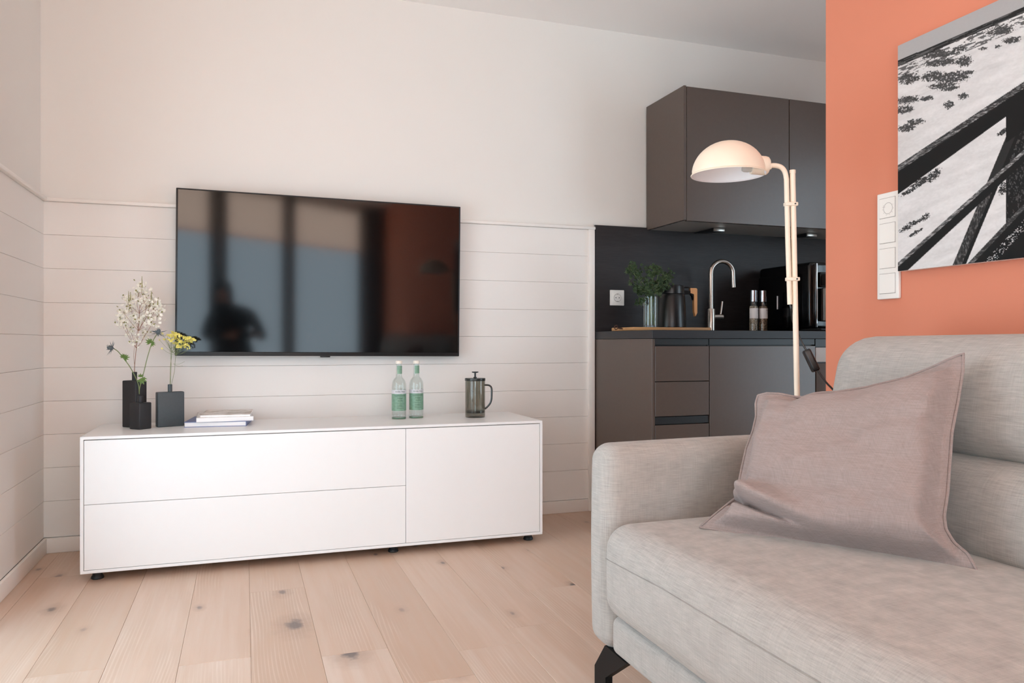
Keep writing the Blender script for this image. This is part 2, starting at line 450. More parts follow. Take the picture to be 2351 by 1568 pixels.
d1 = window_unit('door_1', Vector((XR + .07, KD0, 0)), Vector((0, 1, 0)), KD1 - KD0, 0, KDZ, [(0, .07), (.78, .85), (1.53, 1.6)], .035, Vector((-1, 0, 0)), M['trim'])
# roller blinds
def blind(label, org, ux, s0, s1, z0, z1, off):
    root = thing('roller_blind', label, 'blind', tuple(org)); root.rotation_euler = (0, 0, math.atan2(ux.y, ux.x))
    MB().add([(s0, off, z0), (s1, off, z0), (s1, off, z1 - .03), (s0, off, z1 - .03)], [(0, 1, 2, 3)]).build('cloth', M['tan_blind'], root, local=True, smooth=0)
    MB().box(s0, s1, off - .008, off + .008, z0 - .025, z0, .004).build('bottom_bar', M['tan_blind'], root, local=True)
    MB().tube([(s0, off, z1 - .03), (s1, off, z1 - .03)], .024, 14).build('roller', M['trim'], root, local=True)
    return root
BZ = 1.93
names = ['wide tan roller blind at the left of the angled window behind the lens', 'wide tan roller blind in the middle of the angled window behind the lens', 'wide tan roller blind at the right of the angled window behind the lens']
for k, ((a0, a1), (b0, b1)) in enumerate(zip(posts, posts[1:])):
    sgn = 1 if (Vector((-WDIR.y, WDIR.x, 0)) - WN).length < .1 else -1
    blind(names[k], WA, WDIR, a1 + .005, b0 - .005, BZ, CEIL - .02, sgn * .055 if False else sgn * .02)
blind('tan roller blind half lowered over the side window in the left wall', Vector((XL - .09, LW0, 0)), Vector((0, 1, 0)), .07, 1.43, 1.50, LZ1 - .07, -.02)

# ------------------------------------------------------------------ television
tvb = thing('television', 'flat black wide-screen television mounted on the panelled wall above the sideboard', 'television', (.3485, YW - .05, 1.166))
tvb.rotation_euler = (R(.5), R(.45), 0)
TW, TH = 1.252 / 2, .716 / 2
MB().box(-TW, TW, -.022, .012, -TH, TH, .003).build('bezel', M['tvframe'], tvb, local=True)
MB().box(-TW + .007, TW - .007, -.0245, -.0215, -TH + .017, TH - .006, .001, 1).build('screen', M['screen'], tvb, local=True)
MB().box(-.42, .42, .012, .034, -.26, .18, .006).build('back_housing', M['tvframe'], tvb, local=True)
MB().box(-.022, .022, -.02, -.006, -TH - .006, -TH + .002, .002).build('sensor', M['tvframe'], tvb, local=True)

# ------------------------------------------------------------------ sideboard
SX0, SX1, SY0, SY1, SZ0, SZ1 = -.558, 1.224, 3.125, 3.58, .036, .530
sb = thing('sideboard', 'long low white lacquer sideboard with two drawers and a door', 'sideboard', ((SX0 + SX1) / 2, (SY0 + SY1) / 2, 0))
tk = .011
mb = MB(); mb.box(SX0, SX1, SY0, SY1, SZ1 - tk, SZ1, .0012, 1).box(SX0, SX1, SY0, SY1, SZ0, SZ0 + tk, .0012, 1)
mb.box(SX0, SX0 + tk, SY0, SY1, SZ0 + tk - .001, SZ1 - tk + .001).box(SX1 - tk, SX1, SY0, SY1, SZ0 + tk - .001, SZ1 - tk + .001).box(SX0 + tk, SX1 - tk, SY1 - .01, SY1 - .002, SZ0 + tk, SZ1 - tk)
mb.build('carcass', M['lacquer'], sb)
MB().box(SX0 + tk, SX1 - tk, SY0 + .022, SY0 + .03, SZ0 + tk, SZ1 - tk).build('inner_panel', M['shadowgap'], sb)
g = .0016
xs, zs = .624, .284
MB().box(SX0 + tk + g, xs - g / 2, SY0 + .001, SY0 + .020, zs + g / 2, SZ1 - tk - .003, .001, 1).build('drawer', M['lacquer'], sb)
MB().box(SX0 + tk + g, xs - g / 2, SY0 + .001, SY0 + .020, SZ0 + tk + g, zs - g / 2, .001, 1).build('drawer', M['lacquer'], sb)
MB().box(xs + g / 2, SX1 - tk - g, SY0 + .001, SY0 + .020, SZ0 + tk + g, SZ1 - tk - .003, .001, 1).build('door', M['lacquer'], sb)
for fx, fy in ((-.512, 3.19), (.585, 3.195), (1.184, 3.196), (-.512, 3.50), (.585, 3.50), (1.184, 3.50)):
    MB().lathe([(.020, 0), (.022, .003), (.020, .010), (.017, .014), (.017, .0365)], (fx, fy, 0), 20).build('foot', M['rubber'], sb)

# ------------------------------------------------------------------ vases
M['vase'] = plain('matt_black_ceramic', (36, 35, 37), .55, var=.15, nscale=120, bump=.25)
M['vase_grey'] = plain('slate_grey_ceramic', (66, 74, 78), .5, var=.12, nscale=120, bump=.25)
def vase(label, x, y, rot, w, d, h, hn, rn, mat):
    v = thing('bud_vase', label, 'vase', (x, y, SZ1), rot, 'black bud vases on the sideboard')
    MB().box(-w / 2, w / 2, -d / 2, d / 2, 0, h, .004, 3).build('body', mat, v, local=True)
    MB().lathe([(rn * 1.02, h - .003), (rn, h + .003), (rn, h + hn - .001), (rn - .001, h + hn), (rn - .0025, h + hn), (rn - .003, h + hn - .02)], (0, 0, 0), 20, cap1=False).build('neck', mat, v, local=True)
    return v
vase('tallest matt black rectangular bud vase, at the back left of the three', -.418, 3.432, R(-42), .075, .055, .187, .034, .0095, M['vase'])
vase('short matt black block bud vase standing in front of the tall one', -.386, 3.345, R(-44), .058, .056, .104, .026, .0105, M['vase'])
vase('square flat slate-grey bud vase holding yellow flowers', -.285, 3.408, R(19), .102, .038, .140, .030, .0085, M['vase_grey'])

# ------------------------------------------------------------------ flowers
M['twig'] = plain('brown_twig', (150, 112, 92), .7, var=.2)
M['stem'] = plain('green_stem', (118, 132, 84), .6, var=.2)
M['petal'] = plain('cream_petal', (252, 250, 236), .6, var=.1)
M['bud'] = plain('olive_bud', (128, 128, 48), .6, var=.3)
M['yellow'] = plain('yellow_blossom', (248, 236, 140), .6, var=.15)
M['leafg'] = plain('green_leaf', (98, 126, 62), .5, var=.25)
M['thistle'] = plain('blue_grey_thistle', (98, 108, 112), .6, var=.2)
S, C = math.sin(R(19.13)), math.cos(R(19.13))
def px(x, y, Y):     # measured point of the photograph -> world point at depth Y
    u = (x - 1175.5) / 1771; v = (786 - y) / 1771; r = Vector((S + u * C, C - u * S, v)); r *= Y / r.y
    return Vector((r.x, r.y, r.z + H))
def cluster(mb, p, r, n, size, mi, rg):
    """small five-petalled blossoms around p"""
    for _ in range(n):
        q = p + Vector((rg.gauss(0, r), rg.gauss(0, r), rg.gauss(0, r)))
        a = Vector((rg.uniform(-1, 1), rg.uniform(-1.2, .4), rg.uniform(-.3, 1))).normalized(); t = a.orthogonal().normalized(); b = a.cross(t)
        ph = rg.uniform(0, 6.28)
        for k in range(5):
            an = ph + k * 2 * math.pi / 5; d = t * math.cos(an) + b * math.sin(an); e = a.cross(d)
            s_ = size * rg.uniform(.8, 1.2)
            mb.add([q, q + d * s_ * .6 + e * s_ * .38 + a * s_ * .2, q + d * s_ + a * s_ * .3, q + d * s_ * .6 - e * s_ * .38 + a * s_ * .2], [(0, 1, 2, 3)], mi)
def sprig_wax():
    rg = random.Random(3)
    r = thing('wax_flower_sprig', 'tall branching sprig of cream blossoms rising from the tallest vase', 'flower', (-.418, 3.432, SZ1 + .187 + .02))
    Y = 3.432
    st = MB(); base = Vector((-.418, Y, SZ1 + .2))
    main = [base, px(309, 840, Y), px(313, 800, Y), px(318, 760, Y), px(320, 720, Y), px(322, 690, Y), px(326, 660, Y), px(326, 636, Y)]
    st.tube(smoothpath(main, 4), [.0016 - .0011 * i / 28 for i in range(29)], 6)
    tips = [(287, 745), (276, 738), (300, 712), (283, 716), (297, 700), (330, 690), (345, 700), (352, 690), (362, 705), (366, 722), (340, 725), (333, 672), (318, 672), (322, 660), (300, 760), (309, 730), (350, 742), (311, 785), (333, 765), (296, 690), (337, 700), (320, 735)]
    nodes = [main[1], main[2], main[3], main[4], main[5], main[5]]
    fl = MB(); bd = MB()
    for (tx, ty) in tips:
        Yt = Y + rg.uniform(-.035, .035); tp = px(tx, ty, Yt)
        k = min(5, max(0, int((835 - ty) / 34) - 1)); nb = nodes[k]
        mid = nb.lerp(tp, .5) + Vector((rg.uniform(-.006, .006), rg.uniform(-.01, .01), -.004))
        st.tube(smoothpath([nb, mid, tp], 4), .0007, 5)
        cluster(fl, tp, .0125, 17, .0072, 0, rg)
        cluster(bd, tp + Vector((0, 0, .002)), .012, 5, .0045, 0, rg)
        for _ in range(3): # spare buds on side stalks
            q = tp + Vector((rg.uniform(-.016, .016), rg.uniform(-.012, .012), rg.uniform(-.004, .02)))
            st.tube([tp + Vector((0, 0, -.008)), q], .0004, 4); cluster(fl, q, .003, 2, .005, 0, rg)
    for bx, by, ex, ey in ((296, 695, 295, 668), (299, 695, 300, 670), (347, 692, 348, 668), (362, 700, 363, 682), (326, 660, 326, 634)):
        a, b = px(bx, by, Y), px(ex, ey, Y)
        bd.tube([a, a.lerp(b, .5), b], [.0018, .0014, .0006], 6)
        for k in range(7):
            c_ = a.lerp(b, k / 7); d = Vector((rg.uniform(-1, 1), rg.uniform(-1, 1), .8)).normalized() * .005
            bd.tube([c_, c_ + d], [.0009, .0003], 4)
    st.build('stem', M['twig'], r)
    o = fl.build('blossoms', M['petal'], r, smooth=0); o['kind'] = 'stuff'
    o = bd.build('buds', M['bud'], r, smooth=0); o['kind'] = 'stuff'
def leafy(mb, p, d, size, rg, lobes=5):
    """deeply cut leaf: pointed lobes fanning from p about direction d"""
    d = d.normalized(); n = d.cross(Vector((0, -1, .3))).normalized(); up = n.cross(d)
    for k in range(lobes):
        an = (k - (lobes - 1) / 2) * .5; e = d * math.cos(an) + n * math.sin(an); L = size * (1 - .12 * abs(k - (lobes - 1) / 2)); w = e.cross(up).normalized() * L * .16
        m_ = p + e * L * .55 + up * L * .08
        mb.add([p, m_ + w, p + e * L - up * L * .1, m_ - w, m_ + up * .0015], [(0, 1, 4), (1, 2, 4), (2, 3, 4), (3, 0, 4)], 0)
def thistle(label, path, head_dir, leaves, seed):
    rg = random.Random(seed); P = [px(*q) for q in path]
    r = thing('sea_holly_stem', label, 'flower', tuple(P[0]))
    sp = smoothpath(P, 6); MB().tube(sp, .0016, 7).build('stem', M['stem'], r)
    hd = P[-1]; d = Vector(head_dir).normalized()
    b = MB(); Mx = Matrix.Translation(hd + d * .006) @ d.to_track_quat('Z', 'Y').to_matrix().to_4x4()
    b.lathe([(0.0, -.010), (.006, -.008), (.0085, 0), (.007, .008), (.003, .013), (0, .014)], n=12, M4=Mx)
    for k in range(60):
        a = rg.uniform(0, 6.28); z = rg.uniform(-.007, .012); q = Vector((math.cos(a) * .0078, math.sin(a) * .0078, z)); e = q.normalized() * .0035
        b.tube([Mx @ q, Mx @ (q + e)], [.0008, .0002], 4)
    b.build('flower_head', M['thistle'], r)
    br = MB()
    for k in range(13):
        a = k * 2 * math.pi / 13 + rg.uniform(-.1, .1); L = rg.uniform(.022, .036); w = .0030
        e = Vector((math.cos(a), math.sin(a), rg.uniform(-.1, .45))); t = Vector((-math.sin(a), math.cos(a), 0))
        o_ = Vector((0, 0, -.006))
        br.add([Mx @ (o_ + e * .004), Mx @ (o_ + e * L * .45 + t * w), Mx @ (o_ + e * L), Mx @ (o_ + e * L * .45 - t * w), Mx @ (o_ + e * L * .45 + Vector((0, 0, .0015)))], [(0, 1, 4), (1, 2, 4), (2, 3, 4), (3, 0, 4)])
    br.build('bracts', M['thistle'], r, smooth=0)
    for (lx, ly, ld, sz) in leaves:
        lf = MB(); leafy(lf, px(lx, ly, path[-1][2]), Vector(ld), sz, rg); lf.build('leaf', M['leafg'], r, smooth=0)
sprig_wax()
Yv = 3.345
thistle('blue thistle on a stem bending left out of the short vase', [(320, 905, Yv), (317, 880, Yv), (300, 845, Yv), (283, 822, Yv), (270, 806, Yv), (258, 799, Yv)], (-.95, -.35, .15),
        [(285, 822, (.8, -.3, .15), .024), (284, 820, (-.5, -.3, .6), .018), (284, 822, (.5, -.2, .8), .018)], 4)
thistle('blue thistle on a stem bending right out of the short vase', [(320, 905, Yv), (321, 890, Yv), (330, 855, Yv), (340, 815, Yv), (350, 785, Yv), (362, 765, Yv)], (.35, -.45, .8),
        [(346, 787, (-.7, -.3, .5), .024), (347, 789, (.6, -.3, -.2), .020), (346, 788, (.2, -.3, .7), .020), (324, 868, (.4, -.4, -.9), .030), (324, 872, (.8, -.5, -.2), .026), (323, 866, (0, -.4, .9), .018)], 9)
def sprig_yellow():
    rg = random.Random(12); Y = 3.408
    r = thing('limonium_sprig', 'branching sprig of small yellow flowers in the square slate-grey vase', 'flower', (-.285, Y, SZ1 + .16))
    base = Vector((-.285, Y, SZ1 + .15)); st = MB(); fl = MB()
    hubs = [px(391, 850, Y), px(398, 835, Y), px(394, 810, Y), px(390, 800, Y + .01), px(404, 815, Y - .01)]
    st.tube(smoothpath([base, hubs[0], hubs[2], px(392, 775, Y)], 5), .0010, 6); st.tube(smoothpath([base, px(400, 855, Y), hubs[4], px(415, 790, Y)], 5), .0008, 6)
    st.tube(smoothpath([base, px(393, 840, Y), hubs[3], px(384, 785, Y)], 5), .0008, 6)
    tips = [(393, 770), (400, 765), (408, 768), (416, 772), (424, 776), (432, 778), (440, 777), (405, 778), (413, 783), (421, 786), (403, 790), (411, 796), (420, 795), (427, 792), (392, 782), (384, 772), (378, 778), (436, 784), (444, 780), (399, 772), (374, 768)]
    for tx, ty in tips:
        tp = px(tx, ty, Y + rg.uniform(-.03, .03)); hb = hubs[rg.choice((2, 3, 4))]
        st.tube(smoothpath([hb, hb.lerp(tp, .55) + Vector((rg.uniform(-.004, .004), 0, -.004)), tp], 3), .0005, 4)
        nn = 9 if tx > 388 else 3
        for k in range(nn):
            q = tp + Vector((rg.uniform(-.010, .010), rg.uniform(-.008, .008), rg.uniform(-.003, .005)))
            cluster(fl, q, .0016, 2, .0048, 0, rg)
    for tx, ty in ((430, 801), (437, 800), (420, 840), (424, 830), (366, 780), (372, 800)):
        tp = px(tx, ty, Y); hb = hubs[1] if ty > 805 else hubs[4]
        st.tube(smoothpath([hb, hb.lerp(tp, .5) + Vector((0, 0, -.006)), tp], 3), .0004, 4); 
        if ty < 805: cluster(fl, tp, .002, 3, .0045, 0, rg)
    st.build('stem', M['stem'], r)
    o = fl.build('blossoms', M['yellow'], r, smooth=0); o['kind'] = 'stuff'
sprig_yellow()

# ------------------------------------------------------------------ books and magazines
M['paper'] = plain('white_pages', (244, 243, 242), .7, var=.02)
M['bluecover'] = plain('blue_cover', (100, 114, 156), .5)
tcv = NT('printed_cover'); vv = tcv.coord((1, 1, 1)); 
tcv.base(tcv.mix(tcv.ramp(tcv.noise(vv, 16, 4, .7), [(.42, (1, 1, 1)), (.62, (0, 0, 0))]), lin((168, 152, 138)), lin((226, 220, 214)))); tcv.set(Roughness=.35)
M['cover'] = tcv.m
M['coverwhite'] = plain('white_cover', (232, 230, 228), .35)
M['ink'] = plain('print_ink', (104, 92, 88), .6)
def booklet(name, label, cat, x, y, z, rot, w, d, h, cov, soft=False):
    b = thing(name, label, cat, (x, y, z), rot)
    ct = .0012 if soft else .0022; ov = 0 if soft else .003
    MB().box(-w / 2 + .001, w / 2 - ov, -d / 2 + ov, d / 2 - ov, ct, h - ct).build('pages', M['paper'], b, local=True, smooth=0)
    MB().box(-w / 2, w / 2, -d / 2, d / 2, 0, ct).box(-w / 2, w / 2, -d / 2, d / 2, h - ct, h).box(-w / 2 - .001, -w / 2 + .0012, -d / 2, d / 2, 0, h).build('cover', cov, b, local=True, smooth=0)
    return b
booklet('book', 'hardback book with blue covers at the bottom of the pile', 'book', -.098, 3.452, SZ1, R(174), .236, .25, .021, M['bluecover'])
bk = booklet('magazine', 'thick white brochure lying askew in the middle of the pile', 'magazine', -.078, 3.463, SZ1 + .021, R(2), .215, .285, .017, M['coverwhite'], True)
MB().add([(-.10, .0, .0171), (-.02, .0, .0171), (-.02, .05, .0171), (-.10, .05, .0171)], [(0, 1, 2, 3)]).build('cover_print', M['cover'], bk, local=True, smooth=0)
bk = booklet('magazine', 'thin printed magazine lying on top of the pile', 'magazine', -.066, 3.455, SZ1 + .038, R(-3), .19, .25, .009, M['cover'], True)

# ------------------------------------------------------------------ bottles
M['bottle'] = glassy('bottle_glass', (.93, .965, .95), .03, 1.3)
M['water'] = glassy('tonic_water', (.97, .98, .975), .02, .35)
tl = NT('green_label'); tl.base(tl.mix(tl.noise(tl.coord(), 120, 3), lin((92, 134, 108)), lin((138, 172, 150)))); tl.set(Roughness=.35); M['green'] = tl.m
M['silverlabel'] = plain('silver_label', (206, 206, 210), .35)
M['cap'] = plain('pale_cap', (236, 228, 216), .4)
M['darkink'] = plain('dark_green_ink', (34, 66, 48), .5)
def wrap(mb, r, a0, a1, z0, z1, n=18, mi=0):
    P = [[(r * math.cos(a0 + (a1 - a0) * k / n), r * math.sin(a0 + (a1 - a0) * k / n), z) for k in range(n + 1)] for z in (z0, z1)]
    mb.grid(P, mi)
def wrap_text(s, size, r, ac, z, squeeze=1.0):
    v, f = text_verts(s, size); m = MB()
    m.add([(r * math.cos(ac + q[0] * squeeze / r), r * math.sin(ac + q[0] * squeeze / r), z + q[1]) for q in v], f); return m
def make_bottle(label, x, y, rot):
    b = thing('tonic_bottle', label, 'bottle', (x, y, SZ1), rot, 'clear tonic bottles on the sideboard')
    prof = [(.022, .003), (.030, 0), (.0312, .004), (.0315, .02), (.0315, .140), (.0312, .150), (.0298, .160), (.0268, .169), (.0222, .1765), (.0172, .182), (.0150, .1845), (.0138, .188), (.0130, .200), (.0120, .236), (.0120, .244), (.0135, .245), (.0135, .2475), (.0105, .2475)]
    MB().lathe(prof, n=36, cap1=False).build('glass_body', M['bottle'], b, local=True)
    MB().lathe([(.0285, .006), (.0292, .02), (.0292, .140), (.0285, .152), (.0255, .165), (.0205, .174), (.0145, .181), (.0115, .186), (.0105, .1995)], n=30).build('tonic_water', M['water'], b, local=True)
    MB().lathe([(.0305, .0005), (.0316, .004), (.0305, .0075)], n=36, cap0=True, cap1=True).build('base_ring', M['greenglass'], b, local=True)
    MB().lathe([(.0142, .2445), (.0146, .246), (.0146, .2545), (.0128, .2575), (0, .2578)], n=30).build('cap', M['cap'], b, local=True)
    l = MB(); a0, a1 = R(-90 - 112), R(-90 + 112)
    wrap(l, .0322, a0, a1, .037, .112, 30, 0); wrap(l, .0322, a0, a1, .112, .129, 30, 1)
    nl = MB(); wrap(nl, .0138, R(-150), R(-20), .200, .236, 14, 0); nl.build('neck_label', M['green'], b, local=True)
    lab = l.build('label', [M['green'], M['silverlabel']], b, local=True)
    t = wrap_text('FEVER-TREE', .0088, .0325, R(-104), .1205)
    for s_, sz, z in (('ELDERFLOWER', .0078, .1035), ('TONIC', .0085, .0915), ('WATER', .0070, .081)):
        w_ = wrap_text(s_, sz, .0325, R(-104), z); t.add(w_.v, w_.f)
    for z in (.070, .062, .055, .048): wrap(t, .0325, R(-132), R(-76), z, z + .0010, 8)
    t.build('lettering', M['darkink'], lab, local=True, smooth=0)
M['greenglass'] = plain('green_glass_edge', (96, 122, 100), .15)
make_bottle('clear glass tonic bottle with green label, nearer the television middle', .651, 3.416, R(14))
make_bottle('clear glass tonic bottle with green label, nearer the coffee press', .733, 3.433, R(18))

# ------------------------------------------------------------------ french press
M['smoke'] = glassy('smoked_glass', (.71, .70, .66), .04, 1.2)
M['smokedark'] = plain('smoked_rim', (44, 46, 44), .2)
fp = thing('french_press', 'smoked glass french press coffee maker with plunger on the sideboard', 'coffee press', (.992, 3.372, SZ1))
MB().lathe([(.040, 0), (.0445, .002), (.0455, .006), (.0455, .170), (.0440, .170), (.0440, .008), (.0, .006)], n=48).build('jug', M['smoke'], fp, local=True)
MB().lathe([(.0435, .020), (.0435, .030)], n=40).build('filter_disc', M['smokedark'], fp, local=True)
MB().lathe([(.0465, .1655), (.0472, .168), (.0472, .176), (.045, .178), (.0, .179)], n=48).build('lid', M['smokedark'], fp, local=True)
pl = MB(); pl.lathe([(.0085, .178), (.0075, .182), (.004, .184), (.004, .200), (.0150, .203), (.0152, .207), (0, .208)], n=24)
MB().tube([(0, 0, .028), (0, 0, .18)], .0030, 12).build('rod', M['chrome'], fp, local=True); pl.build('plunger', M['blackplastic'], fp, local=True)
hd = [(.0445, 0, .146), (.058, 0, .1455), (.068, 0, .142), (.0745, 0, .132), (.0755, 0, .110), (.0740, 0, .080), (.068, 0, .062), (.056, 0, .047), (.0445, 0, .037)]
h_ = MB().tube(smoothpath(hd, 5), .0042, 10).build('handle', M['smokedark'], fp, local=True)
fp.rotation_euler = (0, 0, R(-20))

# ------------------------------------------------------------------ kitchen base units
KX0, KY = 1.716, 3.042
bu = thing('drawer_unit', 'taupe kitchen drawer unit with side panel at the end of the run', 'cabinet', (KX0 + .15, 3.34, 0))
MB().box(KX0, KX0 + .014, KY, YW - .001, 0, .886, .001, 1).build('side_panel', M['taupe'], bu)
MB().box(KX0 + .014, 2.010, KY + .022, YW - .002, .08, .884).build('body', M['grip'], bu, smooth=0)
for z0, z1 in ((.695, .853), (.538, .692), (.10, .499)):
    MB().box(1.722 + .010, 2.011, KY, KY + .020, z0, z1, .0012, 1).build('drawer', M['taupe'], bu)
for z0, z1 in ((.859, .886), (.503, .534)): MB().box(1.732, 2.011, KY + .006, KY + .02, z0, z1).build('grip_rail', M['grip'], bu, smooth=0)
MB().box(KX0 + .014, 2.010, KY + .05, KY + .066, 0, .08).build('plinth', M['grip'], bu, smooth=0)
du = thing('door_unit', 'taupe kitchen base cabinet with one wide door under the tap', 'cabinet', (2.31, 3.34, 0))
MB().box(2.014, 2.609, KY + .022, YW - .002, .08, .884).build('body', M['grip'], du, smooth=0)
MB().box(2.015, 2.607, KY, KY + .020, .10, .853, .0012, 1).build('door', M['taupe'], du)
MB().box(2.015, 2.607, KY + .006, KY + .02, .859, .886).build('grip_rail', M['grip'], du, smooth=0)
MB().box(2.014, 2.609, KY + .05, KY + .066, 0, .08).build('plinth', M['grip'], du, smooth=0)
M['ovenfront'] = plain('pale_control_panel', (190, 186, 182), .4)
dw = thing('appliance_unit', 'base appliance with a pale control strip beside the orange wall', 'appliance', (2.91, 3.34, 0))
MB().box(2.613, 3.209, KY + .022, YW - .002, .08, .884).build('body', M['grip'], dw, smooth=0)
MB().box(2.613, 3.209, KY + .004, KY + .022, .775, .845, .002).build('control_strip', M['ovenfront'], dw)
MB().box(2.613, 3.209, KY, KY + .022, .10, .768, .002).build('door', M['taupe'], dw)
MB().box(2.613, 3.209, KY + .006, KY + .02, .850, .886).build('grip_rail', M['grip'], dw, smooth=0)
MB().box(2.613, 3.209, KY + .05, KY + .066, 0, .08).build('plinth', M['grip'], dw, smooth=0)
tag(MB().box(KX0 - .001, 3.24, KY - .004, YW - .001, .887, .9255, .002, 1).build('worktop', M['worktop']), 'black stone-look worktop running along the kitchen units', 'worktop')
tag(MB().box(KX0 - .001, 3.24, YW - .012, YW - .0005, .9258, 1.478, .001, 1).build('splashback', M['splash']), 'dark slate-look splashback panel on the wall above the worktop', 'splashback')
CT = .9256

# wall cabinets, 60 cm each
M['cabunder'] = plain('pale_cabinet_underside', (150, 148, 143), .4)
def wallcab(label, x0, x1, endpanel):
    c = thing('wall_cabinet', label, 'cabinet', ((x0 + x1) / 2, 3.45, 1.465), 0, 'taupe wall cabinets')
    y0 = 3.272; zb, zt = 1.466, 2.118
    MB().box(x0, x1, y0 + .022, YW - .0005, zb + .006, zt, .001, 1).build('body', M['taupe'], c)
    if endpanel: MB().box(x0 - .001, x0 + .014, y0 - .001, YW - .0005, zb, zt + .003, .001, 1).build('side_panel', M['taupe'], c)
    MB().box(x0 + (.0165 if endpanel else .0015), x1 - .0015, y0, y0 + .02, zb - .003, zt, .0012, 1).build('door', M['taupe'], c)
    MB().box(x0 + (.015 if endpanel else 0), x1, y0 + .021, YW - .002, zb + .001, zb + .006).build('underside', M['cabunder'], c, smooth=0)
    return c
wallcab('taupe wall cabinet with exposed end panel above the splashback', 2.020, 2.640, True)
wallcab('taupe wall cabinet partly hidden behind the orange wall', 2.641, 3.24, False)
def undlight(label, x, y):
    l = thing('cabinet_light', label, 'lamp', (x, y, 1.465), 0, 'triangular lights under the wall cabinets')
    MB().prism([(-.09, -.0005), (.09, -.0005), (.09, -.004), (-.09, -.020)], 'x', -.032, .032).build('housing', M['grip'], l, local=True, smooth=0)
    MB().box(-.033, .033, -.097, -.089, -.016, .0, .002).build('front_strip', M['steel'], l, local=True)
    l.rotation_euler = (0, 0, R(0))
    return l
undlight('triangular metal light under the end of the first wall cabinet', 2.335, 3.535)
undlight('triangular metal light under the cabinet beside the orange wall', 2.925, 3.535)

# socket
so = thing('wall_socket', 'white square power socket on the dark splashback', 'socket', (1.8375, YW - .0122, 1.1025))
MB().box(-.0405, .0405, -.009, .0, -.0405, .0405, .003).build('frame', M['socket'], so, local=True)
MB().box(-.028, .028, -.0115, -.008, -.028, .028, .0015).build('insert', M['socket'], so, local=True)
well = MB(); Mx = Matrix.Translation((0, -.0118, 0)) @ Matrix.Rotation(R(90), 4, 'X')
well.lathe([(.0205, .0008), (.0215, 0), (.0205, -.0006), (.0195, 0)], n=32, M4=Mx, cap0=False, cap1=False)
well.build('rim_ring', M['shadowgap'], so, local=True)
for hx in (-.0095, .0095):
    MB().lathe([(.0026, 0), (.0026, .0007)], n=12, M4=Matrix.Translation((hx, -.0115, 0)) @ Matrix.Rotation(R(90), 4, 'X')).build('pin_hole', M['rubber'], so, local=True)
for hz in (-.0185, .0185): MB().box(-.004, .004, -.0123, -.0115, hz - .0016, hz + .0016).build('earth_clip', M['steel'], so, local=True)

# ------------------------------------------------------------------ things on the worktop
def woodmat(name, a, b, sc=(3, 30, 30)):
    t = NT(name); n = t.noise(t.coord(sc), 2.5, 6, .6, .4); t.base(t.mix(n, lin(a), lin(b))); t.set(Roughness=.5); return t.m
M['board'] = woodmat('board_wood', (150, 104, 62), (206, 160, 106))
M['beech'] = woodmat('beech_handle', (196, 138, 88), (222, 168, 118), (20, 20, 4))
M['leather'] = plain('brown_leather', (78, 44, 32), .6)
cb = thing('chopping_board', 'thin wooden chopping board with leather loop lying on the worktop', 'board', (1.94, 3.37, CT))
MB().box(-.205, .225, -.115, .115, 0, .017, .004).build('board', M['board'], cb, local=True)
MB().tube(smoothpath([(-.20, .0, .012), (-.225, -.006, .014), (-.245, -.012, .006), (-.255, -.02, .020), (-.245, -.024, .026), (-.232, -.016, .012), (-.20, -.006, .010)], 5), .0022, 7).build('loop', M['leather'], cb, local=True)
M['clear'] = glassy('clear_glass', (.90, .93, .92), .02, 1.6)
gv = thing('glass_vase', 'straight clear glass vase on the chopping board by the thermos', 'vase', (1.869, 3.33, CT + .017))
MB().lathe([(.034, 0), (.0375, .002), (.0375, .150), (.0355, .150), (.0350, .012), (0, .010)], n=40).build('glass_body', M['clear'], gv, local=True)
M['parsley'] = plain('dark_green_leaf', (44, 64, 26), .5, var=.35, nscale=60)
gr = thing('leafy_greens', 'loose bunch of dark green leafy stems in the glass vase', 'plant', (1.869, 3.33, CT + .03))
rg = random.Random(21); sm = MB(); lm = MB()
for tx, ty in ((1448, 618), (1455, 612), (1462, 630), (1460, 655), (1472, 668), (1487, 640), (1497, 622), (1505, 616), (1512, 624), (1520, 640), (1530, 648), (1535, 632), (1500, 650), (1508, 665), (1484, 662), (1494, 672), (1470, 690), (1518, 660)):
    tp = px(tx, ty, 3.33 + rg.uniform(-.05, .03)); bs = Vector((1.869 + rg.uniform(-.02, .02), 3.33 + rg.uniform(-.02, .02), CT + .03)); nk = Vector((1.869 + rg.uniform(-.02, .02), 3.33 + rg.uniform(-.02, .02), CT + .165))
    if ty > 680: nk = nk.lerp(bs, .4)
    sm.tube(smoothpath([bs, nk, nk.lerp(tp, .5), tp], 4), .0013, 5)
    for k in range(24):
        q = tp + Vector((rg.gauss(0, .016), rg.gauss(0, .016), rg.gauss(-.006, .014)))
        leafy(lm, q, Vector((rg.uniform(-1, 1), rg.uniform(-1, .3), rg.uniform(-.4, 1))), rg.uniform(.014, .026), rg, 3)
sm.build('stems', M['stem'], gr); o = lm.build('leaves', M['parsley'], gr, smooth=0); o['kind'] = 'stuff'

